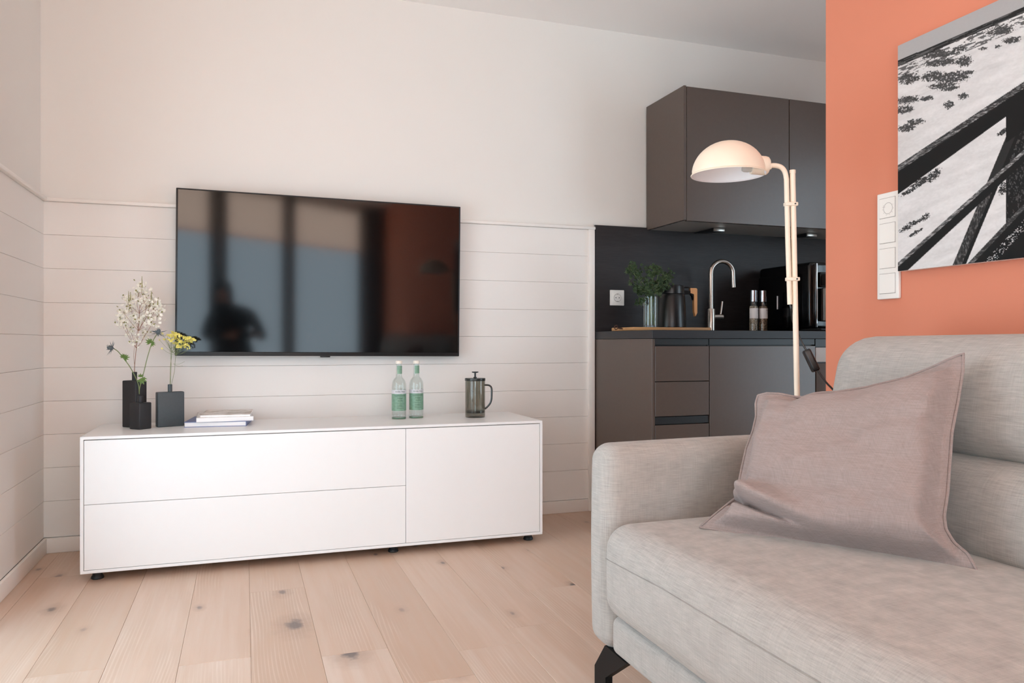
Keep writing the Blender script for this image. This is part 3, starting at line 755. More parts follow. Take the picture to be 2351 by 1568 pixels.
th = thing('thermos_jug', 'matt black thermos jug with a wooden handle on the chopping board', 'thermos', (2.018, 3.39, CT + .0173))
MB().lathe([(.074, 0), (.077, .003), (.0765, .02), (.070, .155), (.066, .163), (.064, .168)], n=48).build('body', M['blackplastic'], th, local=True)
MB().lathe([(.060, .1685), (.0655, .170), (.0655, .205), (.064, .209), (.061, .211), (0, .212)], n=48).build('lid', M['blackplastic'], th, local=True)
MB().box(.055, .100, -.014, .014, .200, .207, .002).build('spout_lever', M['blackplastic'], th, local=True)
MB().prism([(.062, .168), (.100, .168), (.108, .160), (.113, .140), (.113, .186), (.062, .186)], 'y', -.012, .012).build('handle_bracket', M['blackplastic'], th, local=True)
MB().prism([(.098, .199), (.128, .199), (.133, .194), (.133, .075), (.124, .058), (.118, .080), (.116, .168), (.098, .174)], 'y', -.013, .013).build('handle', M['beech'], th, local=True)
th.rotation_euler = (0, 0, R(-12))

tp_ = thing('kitchen_tap', 'brushed steel swan-neck kitchen tap with side lever', 'tap', (2.292, 3.45, CT))
MB().lathe([(.026, 0), (.026, .004), (.0205, .005), (.0205, .116), (.019, .119)], n=32).build('body', M['steel'], tp_, local=True)
arc = [(0, 0, .11), (0, 0, .30)] + [(.062 - .062 * math.cos(a), 0, .305 + .062 * math.sin(a)) for a in [math.pi * k / 16 for k in range(1, 17)]] + [(.125, 0, .27), (.127, 0, .232)]
MB().tube(arc, .0115, 18).build('spout', M['steel'], tp_, local=True)
MB().lathe([(.0145, 0), (.0145, .064), (.013, .066)], n=24, M4=Matrix.Translation((.0, 0, .077)) @ Matrix.Rotation(R(90), 4, 'Y')).build('lever_hub', M['steel'], tp_, local=True)
MB().tube([(.052, 0, .085), (.058, 0, .12), (.063, 0, .158)], .0045, 10).build('lever', M['steel'], tp_, local=True)
tp_.rotation_euler = (0, 0, R(-8))

M['spice'] = None
ts = NT('peppercorns'); vo = ts.n('ShaderNodeTexVoronoi'); ts.l(ts.coord(), vo.inputs['Vector']); vo.inputs['Scale'].default_value = 260
spc = ts.n('ShaderNodeSeparateColor'); ts.l(vo.outputs['Color'], spc.inputs[0])
ts.base(ts.ramp(spc.outputs[0], [(0, lin((90, 72, 56))), (.5, lin((158, 140, 116))), (1, lin((206, 196, 178)))])); ts.bump(vo.outputs['Distance'], .6, .002); M['spice'] = ts.m
ts2 = NT('spice_dark'); vo = ts2.n('ShaderNodeTexVoronoi'); ts2.l(ts2.coord(), vo.inputs['Vector']); vo.inputs['Scale'].default_value = 240
spc = ts2.n('ShaderNodeSeparateColor'); ts2.l(vo.outputs['Color'], spc.inputs[0])
ts2.base(ts2.ramp(spc.outputs[0], [(0, lin((52, 42, 34))), (.5, lin((120, 92, 66))), (1, lin((170, 150, 124)))])); M['spice2'] = ts2.m
def grinder(label, x, y, word, filler):
    g_ = thing('spice_grinder', label, 'grinder', (x, y, CT), R(10), 'spice grinders on the worktop')
    MB().lathe([(.022, 0), (.0235, .002), (.0235, .130), (.0205, .138), (.0190, .146), (.0190, .158)], n=32).build('glass_body', M['clear'], g_, local=True)
    MB().lathe([(.0215, .003), (.0215, .128), (.018, .136)], n=28).build('spice_fill', filler, g_, local=True)
    MB().lathe([(.0175, .158), (.0195, .159), (.0195, .166), (.0185, .167), (.0185, .217), (.017, .219), (0, .2195)], n=32).build('cap', M['chrome'], g_, local=True)
    l = MB(); wrap(l, .0240, R(-90 - 100), R(-90 + 100), .070, .124, 26); lab = l.build('label', M['paper'], g_, local=True)
    t = wrap_text(word, .0085, .0242, R(-62), .113); wrap(t, .0242, R(-85), R(-45), .103, .1042, 6); wrap(t, .0242, R(-85), R(-52), .094, .095, 6)
    t.build('lettering', M['ink'], lab, local=True, smooth=0)
grinder('glass spice grinder with pale filling, nearer the tap', 2.532, 3.42, 'SALT', M['spice'])
grinder('glass spice grinder with darker filling, nearer the coffee machine', 2.592, 3.42, 'PEPPER', M['spice2'])

cm = thing('coffee_machine', 'large glossy black coffee machine standing behind the floor lamp', 'coffee machine', (2.86, 3.36, CT))
bm_ = MB().box(2.70, 3.02, 3.19, 3.60, CT + .012, CT + .352, .018, 4); bm_.build('housing', M['blackgloss'], cm)
MB().box(2.672, 2.705, 3.26, 3.57, CT + .004, CT + .30, .012, 3).build('water_tank', M['blackgloss'], cm)
MB().box(2.70, 3.02, 3.11, 3.60, CT, CT + .014, .004).build('drip_tray', M['blackplastic'], cm)
MB().box(2.725, 2.735, 3.172, 3.19, CT + .02, CT + .345, .003).build('edge_strip', M['chrome'], cm)
MB().box(2.745, 3.00, 3.165, 3.20, CT + .225, CT + .30, .006).build('display_panel', M['blackgloss'], cm)
MB().lathe([(.046, .05), (.05, .054), (.05, .215), (.046, .22)], (2.80, 3.150, CT), 32).build('milk_jug', M['steel'], cm)
MB().tube([(2.668, 3.40, CT + .12), (2.668, 3.40, CT + .19)], .0035, 8).build('level_mark', M['shadein'], cm)

# ------------------------------------------------------------------ floor lamp
LX, LY = 1.440, 1.757
lp = thing('floor_lamp', 'slim cream reading floor lamp with dome shade behind the sofa arm', 'lamp', (LX, LY, 0))
rightv = Vector((C, -S, 0))
def lq(x, y, d=2.13):
    u = (x - 1175.5) / 1771; v = (786 - y) / 1771; return Vector((S + u * C, C - u * S, v)) * d + Vector((0, 0, H))
MB().lathe([(.12, 0), (.12, .012), (.112, .018), (.02, .022), (.012, .03)], (LX, LY, 0), 48).build('base', M['cream'], lp)
ptop, pbot = lq(1819.5, 393), lq(1830, 912)
dirp = (pbot - ptop) / (ptop.z - pbot.z); pfoot = ptop + dirp * (ptop.z - .02)
MB().tube([pfoot, ptop], .0075, 16).tube([ptop + Vector((0, 0, -.006)), ptop + Vector((0, 0, .003))], .0083, 16).build('pole', M['cream'], lp)
stem = [lq(1771, 380), lq(1782, 380.5), lq(1793, 384), lq(1801, 393), lq(1805, 408), lq(1806, 430), lq(1809, 560), lq(1813.5, 699)]
MB().tube(smoothpath(stem, 6), .0068, 14).build('stem', M['cream'], lp)
for yy, xa, xb in ((469, 1801, 1830), (641, 1805, 1834)):
    a, b = lq(xa, yy), lq(xb, yy); m_ = (a + b) / 2; ang = math.atan2((b - a).y, (b - a).x); L = (b - a).length / 2
    c_ = MB(); c_.box(-L, L, -.0105, .0105, -.005, .005, .002); 
    mm = Matrix.Translation(m_) @ Matrix.Rotation(ang, 4, 'Z'); c_.v = [tuple(mm @ Vector(p)) for p in c_.v]
    cl = c_.build('clamp', M['cream'], lp)
    s_ = MB().lathe([(.0022, 0), (.0022, .0012)], n=10, M4=mm @ Matrix.Translation((L * .5, -.0105, 0)) @ Matrix.Rotation(R(90), 4, 'X')).build('screw', M['rubber'], cl)
# shade: hemisphere with a rolled rim, mouth down, tilted a touch
sc_ = lq(1672, 401); RS = .0985
tilt = Matrix.Rotation(R(0.3), 4, Vector((-S, -C, 0)))
Mx = Matrix.Translation(sc_) @ tilt
sh = MB(); prof = [(RS + .002, -.0015), (RS + .003, .0005), (RS + .0015, .0025), (RS - .001, .004)] + [(RS * math.cos(a), .004 + .088 * math.sin(a)) for a in [math.pi / 2 * k / 14 for k in range(1, 14)]] + [(0, .092)]
sh.lathe(prof, n=64, M4=Mx, cap0=False)
inner = [(0, .0895)] + [((RS - .0025) * math.cos(a), .003 + .0865 * math.sin(a)) for a in [math.pi / 2 * k / 14 for k in range(13, 0, -1)]] + [(RS - .0025, .002), (RS + .002, -.0015)]
sh.lathe(inner, n=64, M4=Mx, mi=1, cap1=False)
shd = sh.build('shade', [M['cream'], M['shadein']], lp)
ax = rightv.copy(); 
sk0, sk1 = lq(1738, 379), lq(1765, 381.5)
Ms = Matrix.Translation(sk0) @ (sk1 - sk0).normalized().to_track_quat('Z', 'Y').to_matrix().to_4x4(); Lk = (sk1 - sk0).length
MB().lathe([(.026, -.014), (.026, Lk - .012), (.0245, Lk - .005), (.020, Lk - .0008), (.006, Lk)], n=32, M4=Ms).build('lamp_holder', M['cream'], lp)
MB().lathe([(.0085, Lk - .001), (.0085, Lk + .006), (.0068, Lk + .008)], n=20, M4=Ms).build('collar', M['cream'], lp)
M['bulbgrey'] = plain('bulb_socket', (196, 192, 186), .4)
bc0, bc1 = lq(1732, 388), lq(1705, 386)
Mb = Matrix.Translation(bc0) @ (bc1 - bc0).normalized().to_track_quat('Z', 'Y').to_matrix().to_4x4()
MB().lathe([(.009, -.01), (.009, .012), (.0105, .018), (.0105, .028), (.008, .034), (0, .036)], n=24, M4=Mb).build('bulb', M['bulbgrey'], lp)
# cord
cp = [lq(1814, 699), lq(1817, 712), lq(1820, 735, 2.15), lq(1829, 757, 2.16), lq(1838, 780, 2.15), lq(1852, 806, 2.14), lq(1877, 850, 2.13), lq(1897, 878, 2.12), lq(1915, 898, 2.11), lq(1935, 930, 2.10), lq(1950, 1000, 2.1)]
cd = MB().tube(smoothpath(cp, 6), .0027, 8).build('cord', M['blackplastic'], lp)
a, b = lq(1850, 803, 2.14), lq(1874, 852, 2.13); d_ = (b - a).normalized()
side = d_.cross(Vector((-S, -C, 0))).normalized(); fr_ = d_.cross(side).normalized()
sw = MB(); sw.soft(-.011, .011, -.009, .009, 0, (b - a).length, .005, 12)
mm = Matrix((( side.x, fr_.x, d_.x, a.x), (side.y, fr_.y, d_.y, a.y), (side.z, fr_.z, d_.z, a.z), (0, 0, 0, 1))); sw.v = [tuple(mm @ Vector(p)) for p in sw.v]
swo = sw.build('cord_switch', M['blackplastic'], lp)

# ------------------------------------------------------------------ light switches on the orange wall
sp_ = thing('switch_panel', 'tall white four-gang switch plate with dial on the orange wall', 'switch', (XO, 1.704, 1.142))
MB().box(-.011, 0, -.0385, .0385, -.150, .150, .003, 3).build('frame', M['socket'], sp_, local=True)
for k in range(4):
    zc = .1065 - .071 * k
    kb = MB().box(-.0130, -.0105, -.0275, .0275, zc - .0275, zc + .0275, .0008, 1).build('rocker' if k else 'dial_plate', M['socket'], sp_, local=True)
    MB().box(-.0114, -.0108, -.0285, .0285, zc - .0286, zc + .0286).build('gap', M['shadowgap'], sp_, local=True, smooth=0)
    if k == 0:
        ring = MB(); mm = Matrix.Translation((-.0131, -.004, zc - .002)) @ Matrix.Rotation(R(-90), 4, 'Y')
        ring.lathe([(.0150, 0), (.0152, .0004), (.0158, .0004), (.016, 0)], n=40, M4=mm, cap0=False, cap1=False)
        for t in range(8):
            an = R(60 + 34 * t); p = mm @ Vector((.019 * math.cos(an), .019 * math.sin(an), 0)); ring.box(p.x - .0004, p.x + .0001, p.y - .0006, p.y + .0006, p.z - .0006, p.z + .0006)
        ring.box(-.0136, -.0130, .006, .016, zc + .003, zc + .0036)
        ring.build('dial', M['shadowgap'], kb, local=True)

# ------------------------------------------------------------------ framed print on the orange wall
def value_noise(x, y, seed):
    rs = np.random.RandomState(seed); T = rs.rand(256, 256)
    xi = np.floor(x).astype(int); yi = np.floor(y).astype(int); fx = x - xi; fy = y - yi
    fx = fx * fx * (3 - 2 * fx); fy = fy * fy * (3 - 2 * fy)
    g = lambda a, b: T[a % 256, b % 256]
    return (g(xi, yi) * (1 - fx) + g(xi + 1, yi) * fx) * (1 - fy) + (g(xi, yi + 1) * (1 - fx) + g(xi + 1, yi + 1) * fx) * fy
def fbm(x, y, seed, o=4):
    s = 0; a = .5
    for k in range(o): s = s + a * value_noise(x * 2 ** k, y * 2 ** k, seed + k); a *= .5
    return s
def dune_print(X, Y):
    """grey level of the dune photograph at the print's points"""
    line = lambda x0, y0, x1, y1: (Y - (y0 + (X - x0) * (y1 - y0) / (x1 - x0)))   # >0 below the line
    al = (X * .92 - Y * .39); ac = (X * .39 + Y * .92)      # along and across the dune slope
    g = 206 + 26 * (fbm(al / 60, ac / 14, 3) - .5) + 14 * (fbm(al / 6, ac / 3, 11) - .5)
    g = g - 22 * np.clip(fbm(al / 90, ac / 10, 17) - .5, 0, 1) * 2 * (ac < 1050)
    hz = line(2079, 142, 2351, 28)
    near = fbm(al / 14, ac / 3.0, 23)
    m = (hz > 8) & (hz < 46) & (near > .53); g[m] = 95
    shrubs = [(2103, 184, 24, 12), (2180, 146, 40, 9), (2232, 143, 20, 13), (2160, 178, 26, 12), (2203, 182, 40, 15), (2185, 199, 34, 9), (2312, 74, 36, 10), (2228, 80, 30, 6), (2176, 128, 45, 7), (2342, 95, 22, 8),
              (2100, 232, 30, 9), (2092, 254, 26, 9), (2146, 228, 16, 6), (2230, 224, 12, 8), (2196, 243, 12, 9), (2120, 282, 20, 7), (2100, 296, 22, 9), (2222, 115, 18, 5), (2160, 122, 30, 4), (2128, 108, 30, 3), (2200, 205, 24, 6), (2225, 178, 16, 7), (2240, 170, 16, 5), (2310, 110, 8, 4), (2275, 115, 10, 4)]
    tex = .6 * fbm(al / 4.2, ac / 1.5, 31, 3) + .4 * fbm(X / 1.6, Y / 3.0, 37, 2)
    for sx, sy, rx, ry in shrubs:
        dx = (X - sx); dy = (Y - sy + dx * .12); e = 1 - (dx / rx) ** 2 - (dy / ry) ** 2
        k = np.clip((.32 + .26 * np.clip(e + .3, 0, 1) - tex) / .07, 0, 1) * (e > -.5)
        g = g * (1 - k) + k * (44 + 70 * tex)
    sky = hz < 0; g[sky] = 164 + 6 * (tex[sky] - .5)
    m = (hz >= 0) & (hz < 13.5); g[m] = 38 + 50 * (fbm(al / 40, hz / 2, 41)[m] > .55)
    # scrub under the rails
    for sx, sy, rx, ry in ((2160, 405, 22, 12), (2130, 420, 24, 10), (2105, 440, 22, 6), (2140, 500, 16, 8), (2105, 520, 24, 8), (2120, 535, 18, 5), (2322, 305, 16, 8), (2322, 435, 12, 14)):
        dx = (X - sx); dy = (Y - sy + dx * .55); e = 1 - (dx / rx) ** 2 - (dy / ry) ** 2
        k = np.clip((.28 + .26 * np.clip(e + .3, 0, 1) - tex) / .06, 0, 1) * (e > -.4)
        g = g * (1 - k) + k * 50
    bark = fbm(al / 9, ac / 1.6, 51, 3); grain = fbm(X / 2.5, Y / 5, 57, 3)
    post = (X > 2329) & (Y > 240); g[post] = 26 + 46 * (grain[post] > .56)
    pw = (X > 2351 + 30) & (Y > 240); g[pw] = 208
    # brace: its two long edges
    el = (X - (2331 + (Y - 311) * (2206 - 2331) / (608 - 311))); m = (el > 0) & (el < 30) & (Y > 300); g[m] = np.where(el[m] < 21, 40 + 95 * np.clip((grain[m] - .35) * 2, 0, 1) * (Y[m] > 425) , 24)
    # lower right rail and the dark ground below
    l1 = line(2239, 607, 2351, 490); m = (l1 > 0); g[m] = np.where(l1[m] < 13, 48 + 90 * np.clip((bark[m] - .4) * 2.5, 0, 1), 22)
    m = (l1 > 36) & (l1 < 62) & (tex > .50); g[m] = 190
    # middle rail
    a = line(2079, 603.6, 2351, 363); b = line(2101, 622, 2329, 413); m = (a > 0) & (b < 0); g[m] = 24
    m = (a > 0) & (a < 10) & (b < 0); g[m] = 70 + 140 * np.clip((bark[m] - .35) * 2.2, 0, 1)
    # top rail
    a = line(2079, 381, 2351, 203); b = line(2079, 447.5, 2332, 268); b2 = np.where(X > 2329, -1, b); m = (a > 0) & (b2 < 0) & (Y < 470); 
    m = m & ((X <= 2329) | (line(2079, 447.5, 2332, 268) < 60)); g[m] = 22
    m = (a > 0) & (a < 15); g[m] = 48 + 150 * np.clip((bark[m] - .36) * 2.2, 0, 1)
    return np.clip(g, 0, 255)
PY1, PY0, PZ0, PZ1 = 1.652, .75, 1.065, 1.683
pr = thing('canvas_print', 'large black and white dune and fence photograph on the orange wall', 'picture', (XO, (PY0 + PY1) / 2, (PZ0 + PZ1) / 2))
MB().box(XO - .026, XO - .001, PY0, PY1, PZ0, PZ1, .002).build('stretcher', M['trim'], pr)
ys_ = np.concatenate([np.linspace(PY1, 1.29, 300), np.linspace(1.288, PY0, 140)]); zs_ = np.linspace(PZ1, PZ0, 440)
YY, ZZ = np.meshgrid(ys_, zs_); XX = np.full_like(YY, XO - .0268)
dd = XO * S + YY * C; PXx = 1175.5 + 1771 * (XO * C - YY * S) / dd; PXy = 786 - 1771 * (ZZ - H) / dd
gl_ = dune_print(PXx, PXy) / 255; gl_ = np.where(gl_ <= .04045, gl_ / 12.92, ((gl_ + .055) / 1.055) ** 2.4)
h_n, w_n = YY.shape; co = np.stack([XX - XO, YY - (PY0 + PY1) / 2, ZZ - (PZ0 + PZ1) / 2], -1).reshape(-1, 3)
idx = np.arange(h_n * w_n).reshape(h_n, w_n); qf = np.stack([idx[:-1, :-1], idx[1:, :-1], idx[1:, 1:], idx[:-1, 1:]], -1).reshape(-1, 4)
me = bpy.data.meshes.new('print'); me.vertices.add(len(co)); me.vertices.foreach_set('co', co.ravel().astype(np.float32))
me.loops.add(qf.size); me.loops.foreach_set('vertex_index', qf.ravel().astype(np.int32)); me.polygons.add(len(qf))
me.polygons.foreach_set('loop_start', np.arange(0, qf.size, 4, dtype=np.int32)); me.update(calc_edges=True); me.validate()
at = me.color_attributes.new('print_tone', 'FLOAT_COLOR', 'POINT'); ca = np.ones((len(co), 4), np.float32); ca[:, :3] = gl_.reshape(-1, 1); at.data.foreach_set('color', ca.ravel())
tpm = NT('dune_print'); an = tpm.n('ShaderNodeVertexColor', layer_name='print_tone'); tpm.l(an.outputs[0], tpm.b.inputs['Base Color']); tpm.set(Roughness=.7, Specular_IOR_Level=.2); me.materials.append(tpm.m)
po = bpy.data.objects.new('print', me); COL.objects.link(po); po.parent = pr

# ------------------------------------------------------------------ sofa
sf = thing('sofa', 'light grey woven fabric sofa on black metal legs along the orange wall', 'sofa', (1.2, .6, 0))
SY_0, SY_1 = -1.25, 1.715
def armfn(o, u): return o
MB().soft(.788, 1.64, 1.600, 1.715, .150, .629, .042, 26, (.006, .006, .004)).build('armrest', M['sofa'], sf)
MB().soft(.788, 1.64, SY_0, SY_0 + .115, .150, .629, .042, 22, (.006, .006, .004)).build('armrest', M['sofa'], sf)
MB().soft(.793, 1.60, SY_0 + .117, 1.598, .158, .246, .020, 20, (.002, 0, 0)).build('base_frame', M['sofa'], sf)
def seatfn(o, u): return o
MB().soft(.764, 1.40, .27, 1.601, .248, .462, .058, 34, (.014, .004, .012)).build('seat_cushion', M['sofa'], sf)
MB().soft(.764, 1.40, SY_0 + .118, .266, .248, .462, .058, 24, (.014, .004, .012)).build('seat_cushion', M['sofa'], sf)
def backfn(o, u): # recline
    return (o.x + (o.z - .45) * .22, o.y, o.z)
for a, b in ((.272, 1.597), (SY_0 + .12, .268)):
    MB().soft(1.305, 1.55, a, b, .44, .640, .05, 24, (.022, .002, .004), backfn).build('back_cushion', M['sofa'], sf)
    MB().soft(1.315, 1.535, a + .004, b - .004, .632, .884, .075, 26, (.012, .006, .004), backfn).build('headrest', M['sofa'], sf)
MB().soft(1.60, 1.69, SY_0 + .12, 1.596, .16, .62, .03, 16).build('back_panel', M['sofa'], sf)
# stitched seam along the seat front
M['seam_thread'] = fabric('seam_thread', (150, 146, 141))
for ya, yb, c0, hy in ((.30, 1.56, .9355, .6655), (SY_0 + .15, .24, (SY_0 + .118 + .266) / 2, (.266 - SY_0 - .118) / 2)):
    pts = []
    for k in range(40):
        y = ya + (yb - ya) * k / 39; z = .399 - .012 * max(0, (y - 1.3) / .26); uz = (z - .355) / .107; uy = (y - c0) / hy
        pts.append((.764 - .014 * (1 - uy * uy) * (1 - uz * uz), y, z))
    MB().tube(pts, .0014, 6).build('seam', M['seam_thread'], sf)
def leg(y0, sgn, x):
    p = [(y0 + sgn * .07, .158), (y0 - sgn * .04, .158), (y0 + sgn * .066, .084), (y0 + sgn * .068, 0), (y0 + sgn * .126, 0), (y0 + sgn * .126, .09)]
    return MB().prism([(q[0], q[1]) for q in p], 'x', x, x + .018)
for yy, sg in ((1.571, 1), (SY_0 + .144, -1)):
    for xx in (.800, 1.50): leg(yy, sg, xx).build('leg', M['legblack'], sf, smooth=0)

# ------------------------------------------------------------------ linen cushion
def cushion():
    N = 72
    rayd = lambda x, y: Vector((S + (x - 1175.5) / 1771 * C, C - (x - 1175.5) / 1771 * S, (786 - y) / 1771))
    dBL, dBR, dTL, dTR = (.87 - .470) * 1771 / (1210 - 786), (.87 - .470) * 1771 / (1310 - 786), 1.80, 1.525
    top = [(1740, 908), (1760, 903), (1790, 904), (1820, 910), (1840, 913), (1866, 904), (1890, 901), (1920, 900), (1990, 889), (2080, 867), (2140, 843), (2180, 824), (2212, 812)]
    bot = [(1607, 1210), (1660, 1219), (1760, 1239), (1830, 1252), (1900, 1265), (2000, 1284), (2100, 1300), (2170, 1306), (2210, 1309), (2243, 1310)]
    lef = [(1740, 908), (1735, 925), (1736, 955), (1728, 990), (1713, 1030), (1704, 1070), (1698, 1100), (1697, 1120), (1700, 1135), (1680, 1150), (1640, 1182), (1607, 1210)]
    rig = [(2212, 812), (2211, 850), (2200, 920), (2186, 990), (2181, 1060), (2176, 1130), (2168, 1185), (2172, 1215), (2190, 1245), (2222, 1272), (2243, 1310)]
    def edge(pts, d0, d1, n):
        P = [Vector((p[0], p[1])) for p in pts]; L = [0]
        for a, b in zip(P, P[1:]): L.append(L[-1] + (b - a).length)
        out = []
        for i in range(n):
            t = L[-1] * i / (n - 1); k = max(j for j in range(len(L) - 1) if L[j] <= t + 1e-9); f_ = (t - L[k]) / (L[k + 1] - L[k])
            q = P[k].lerp(P[k + 1], f_); d = d0 + (d1 - d0) * (t / L[-1]); out.append(rayd(q.x, q.y) * d + Vector((0, 0, H)))
        return out
    T = edge(top, dTL, dTR, N); B = edge(bot, dBL, dBR, N); L_ = edge(lef, dTL, dBL, N); R_ = edge(rig, dTR, dBR, N)
    G = [[None] * N for _ in range(N)]
    for i in range(N):
        v = i / (N - 1)
        for j in range(N):
            u = j / (N - 1)
            G[i][j] = T[j] * (1 - v) + B[j] * v + L_[i] * (1 - u) + R_[i] * u - (T[0] * (1 - u) * (1 - v) + T[-1] * u * (1 - v) + B[0] * (1 - u) * v + B[-1] * u * v)
    nrm = (T[-1] - B[0]).cross(T[0] - B[-1]).normalized()
    if nrm.y > 0: nrm = -nrm
    def sstep(t): t = max(0, min(1, t)); return t * t * (3 - 2 * t)
    front = [[None] * N for _ in range(N)]; back = [[None] * N for _ in range(N)]
    nz = lambda a, b, sd: float(value_noise(np.array(a), np.array(b), sd)) - .5
    for i in range(N):
        v = i / (N - 1)
        for j in range(N):
            u = j / (N - 1)
            e = min(u, 1 - u, v, 1 - v)
            prof = (1 - (2 * u - 1) ** 4) * (1 - (2 * v - 1) ** 4)
            fl = sstep((e - .022) / .075)
            b = .092 * prof ** .7 * fl + .004 * sstep(e / .02)
            # fold running in from the left edge
            dline = (v - (.725 + .42 * u)); fade = sstep(1 - u / .55)
            b += fade * (.044 * math.exp(-((dline + .06) / .055) ** 2) - .055 * math.exp(-((dline - .012) / .022) ** 2)) * sstep(u / .03 + .3)
            # dimple at the top edge and soft wrinkles
            b -= .018 * math.exp(-((u - .24) / .05) ** 2 - (v / .10) ** 2) * sstep(e / .02)
            b += fl * (.018 * nz(u * 4 + 2, v * 6 + 3, 5) + .009 * nz(u * 9 + (v * 3), v * 16, 8))
            b += fl * .007 * math.sin((u * .9 + v * .25) * 60) * math.exp(-((u - .93) / .06) ** 2) * math.exp(-((v - .35) / .2) ** 2)
            b += .010 * math.exp(-((u - .93) / .03) ** 2) * math.exp(-((v - .86) / .04) ** 2)
            front[i][j] = G[i][j] + nrm * b
            back[i][j] = G[i][j] - nrm * (.030 * prof * fl + .004 * sstep(e / .02))
    r = thing('cushion', 'crumpled pinkish grey linen cushion leaning in the sofa corner', 'cushion', tuple((B[0] + B[-1]) / 2))
    m = MB(); m.grid(front); m.grid([list(reversed(q)) for q in back])
    o = m.build('cover', M['linen'], r, smooth=80)
    bm2 = bmesh.new(); bm2.from_mesh(o.data); bmesh.ops.remove_doubles(bm2, verts=bm2.verts, dist=.0004); bmesh.ops.recalc_face_normals(bm2, faces=bm2.faces); bm2.to_mesh(o.data); bm2.free()
    ring = [p for p in T] + [p for p in R_[1:]] + [p for p in reversed(B[:-1])] + [p for p in reversed(L_[1:-1])]
    MB().tube(ring + [ring[0]], .0028, 8, caps=False).build('welt', M['linen'], r)
    a, b_ = rayd(2100, 1300) * (dBR * 1.035) + Vector((0, 0, H)), rayd(2172, 1307) * (dBR * 1.012) + Vector((0, 0, H))
    M['zip'] = plain('dark_red_zip', (74, 34, 30), .5)
    MB().tube([a, a.lerp(b_, .5) + Vector((0, 0, -.001)), b_], .0035, 8).build('zip', M['zip'], r)
cushion()

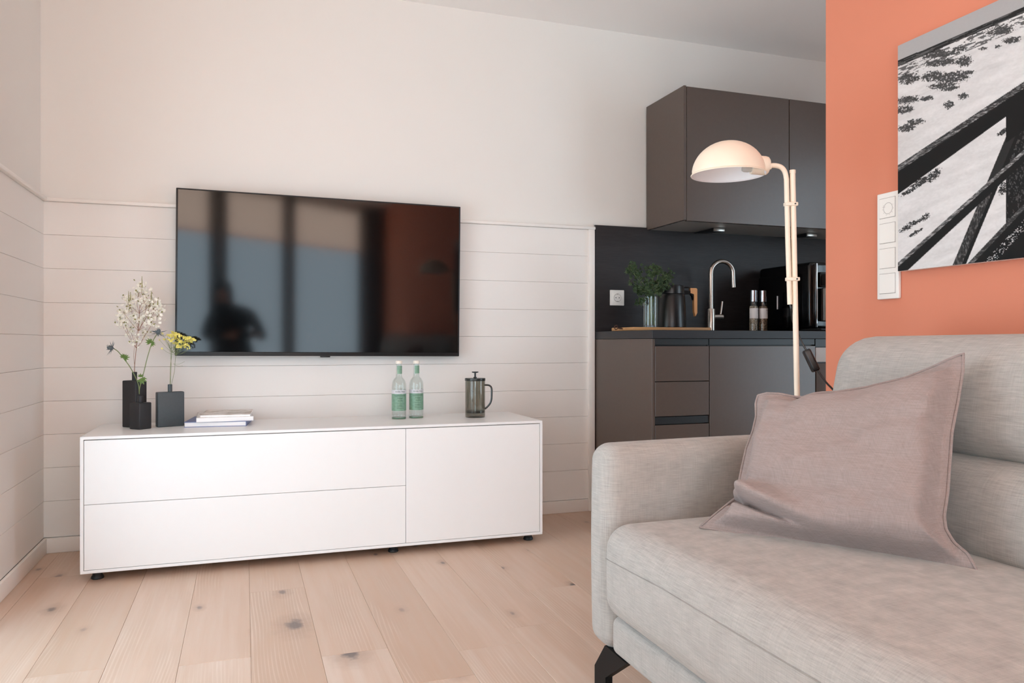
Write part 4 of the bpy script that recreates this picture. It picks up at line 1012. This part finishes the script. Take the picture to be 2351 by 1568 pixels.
# ------------------------------------------------------------------ the photographer, seen only as a dark reflection in the screen
M['skin'] = plain('skin', (214, 164, 138), .5)
M['dark_cloth'] = plain('dark_clothes', (22, 23, 28), .85, var=.2)
M['hair'] = plain('dark_hair', (34, 26, 22), .5, var=.3)
def photographer():
    r = thing('person', 'person in dark clothes crouching with a camera, reflected in the television', 'person', (-.09, -.52, 0))
    V = []; E = []; RD = []
    def j(p, rad, parent=None):
        if p[2] > .6 and p[1] < -.13: p = (p[0], p[1], p[2] - .09)
        V.append(p); RD.append(rad)
        if parent is not None: E.append((parent, len(V) - 1))
        return len(V) - 1
    pel = j((-.09, -.52, .80), .135)
    sp1 = j((-.09, -.50, .95), .125, pel); sp2 = j((-.10, -.45, 1.12), .165, sp1); nk = j((-.15, -.39, 1.23), .055, sp2)
    h1 = j((-.19, -.355, 1.315), .078, nk); h2 = j((-.205, -.345, 1.39), .080, h1)
    for sg in (-1, 1):
        hip = j((-.09 + sg * .10, -.50, .76), .095, pel); kn = j((-.09 + sg * .16, -.20, .48), .062, hip); an = j((-.09 + sg * .15, -.42, .10), .042, kn)
        j((-.09 + sg * .15, -.28, .035), .034, j((-.09 + sg * .15, -.36, .045), .040, an))
        sh = j((-.11 + sg * .17, -.44, 1.14), .062, sp2); el = j((-.09 + sg * .25, -.27, .94), .045, sh); wr = j((sg * .105, -.11, .87), .028, el)
        pm = j((sg * .092, -.080, .872), .026, wr)
        for k in range(4):
            f1 = j((sg * .080, -.052, .850 + .016 * k), .0095, pm); f2 = j((sg * .062, -.045, .850 + .016 * k), .0085, f1); j((sg * (.046 - .003 * abs(k - 1)), -.046, .849 + .016 * k), .0075, f2)
        t1 = j((sg * .078, -.10, .898), .0105, pm); j((sg * .058, -.112, .905), .009, t1)
    me = bpy.data.meshes.new('body'); me.from_pydata(V, E, []); ob = bpy.data.objects.new('body', me); COL.objects.link(ob)
    sk = ob.modifiers.new('skin', 'SKIN'); sk.use_smooth_shade = True
    for i, d in enumerate(me.skin_vertices[0].data): d.radius = (RD[i], RD[i]); d.use_root = (i == 0)
    ob.modifiers.new('smooth', 'SUBSURF').levels = 2
    m2 = bpy.data.meshes.new_from_object(ob.evaluated_get(bpy.context.evaluated_depsgraph_get()))
    bpy.data.objects.remove(ob)
    m2.name = 'body'; m2.materials.clear(); m2.materials.append(M['skin']); m2.materials.append(M['dark_cloth'])
    for p in m2.polygons:
        c = p.center; head = c.z > 1.15; hand = c.y > -.125 and .8 < c.z < .95
        p.material_index = 0 if (head or hand) else 1; p.use_smooth = True
    m2.transform(Matrix.Translation((.09, .52, 0)))
    o = bpy.data.objects.new('body', m2); COL.objects.link(o); o.parent = r
    hc = Vector((-.20, -.355, 1.28)); hr = MB(); N = 20; rows = []
    for i in range(9):
        t = i / 8; row = []
        for k in range(N + 1):
            a = R(200) * k / N + R(170); rad = .098 * math.sin(min(1, t * 1.7 + .08) * math.pi / 2) + .012 * t
            row.append((hc.x + rad * math.cos(a), hc.y + rad * math.sin(a) * 1.05, hc.z + .105 - .34 * t ** 1.5))
        rows.append(row)
    hr.grid(rows); hr.lathe([(.0, .112), (.05, .10), (.085, .06), (.092, .02)], tuple(hc + Vector((0, -.008, 0))), 24, cap0=False, cap1=False)
    hr.build('hair', M['hair'], r)
    MB().lathe([(0, .022), (.010, .006), (.013, -.012), (0, -.018)], tuple(hc + Vector((.008, .083, -.02))), 10).build('nose', M['skin'], r)
    for sx in (-.03, .03): MB().lathe([(0, .009), (.010, 0), (0, -.009)], tuple(hc + Vector((sx + .006, .072, .012))), 10).build('eye', M['hair'], r)
    MB().box(hc.x - .015, hc.x + .027, hc.y + .070, hc.y + .080, hc.z - .058, hc.z - .050, .003).build('mouth', M['orange'], r)
    cmr = thing('camera_body', 'black hand-held camera in front of the reflected person', 'camera', (0, -.06, .83))
    MB().box(-.055, .055, -.095, -.050, .835, .905, .008).box(-.02, .02, -.09, -.055, .903, .925, .006).build('housing', M['blackplastic'], cmr)
    MB().lathe([(.030, 0), (.032, .004), (.032, .026), (.027, .028)], n=28, M4=Matrix.Translation((0, -.052, .868)) @ Matrix.Rotation(R(-90), 4, 'X')).build('lens', M['blackgloss'], cmr)
photographer()
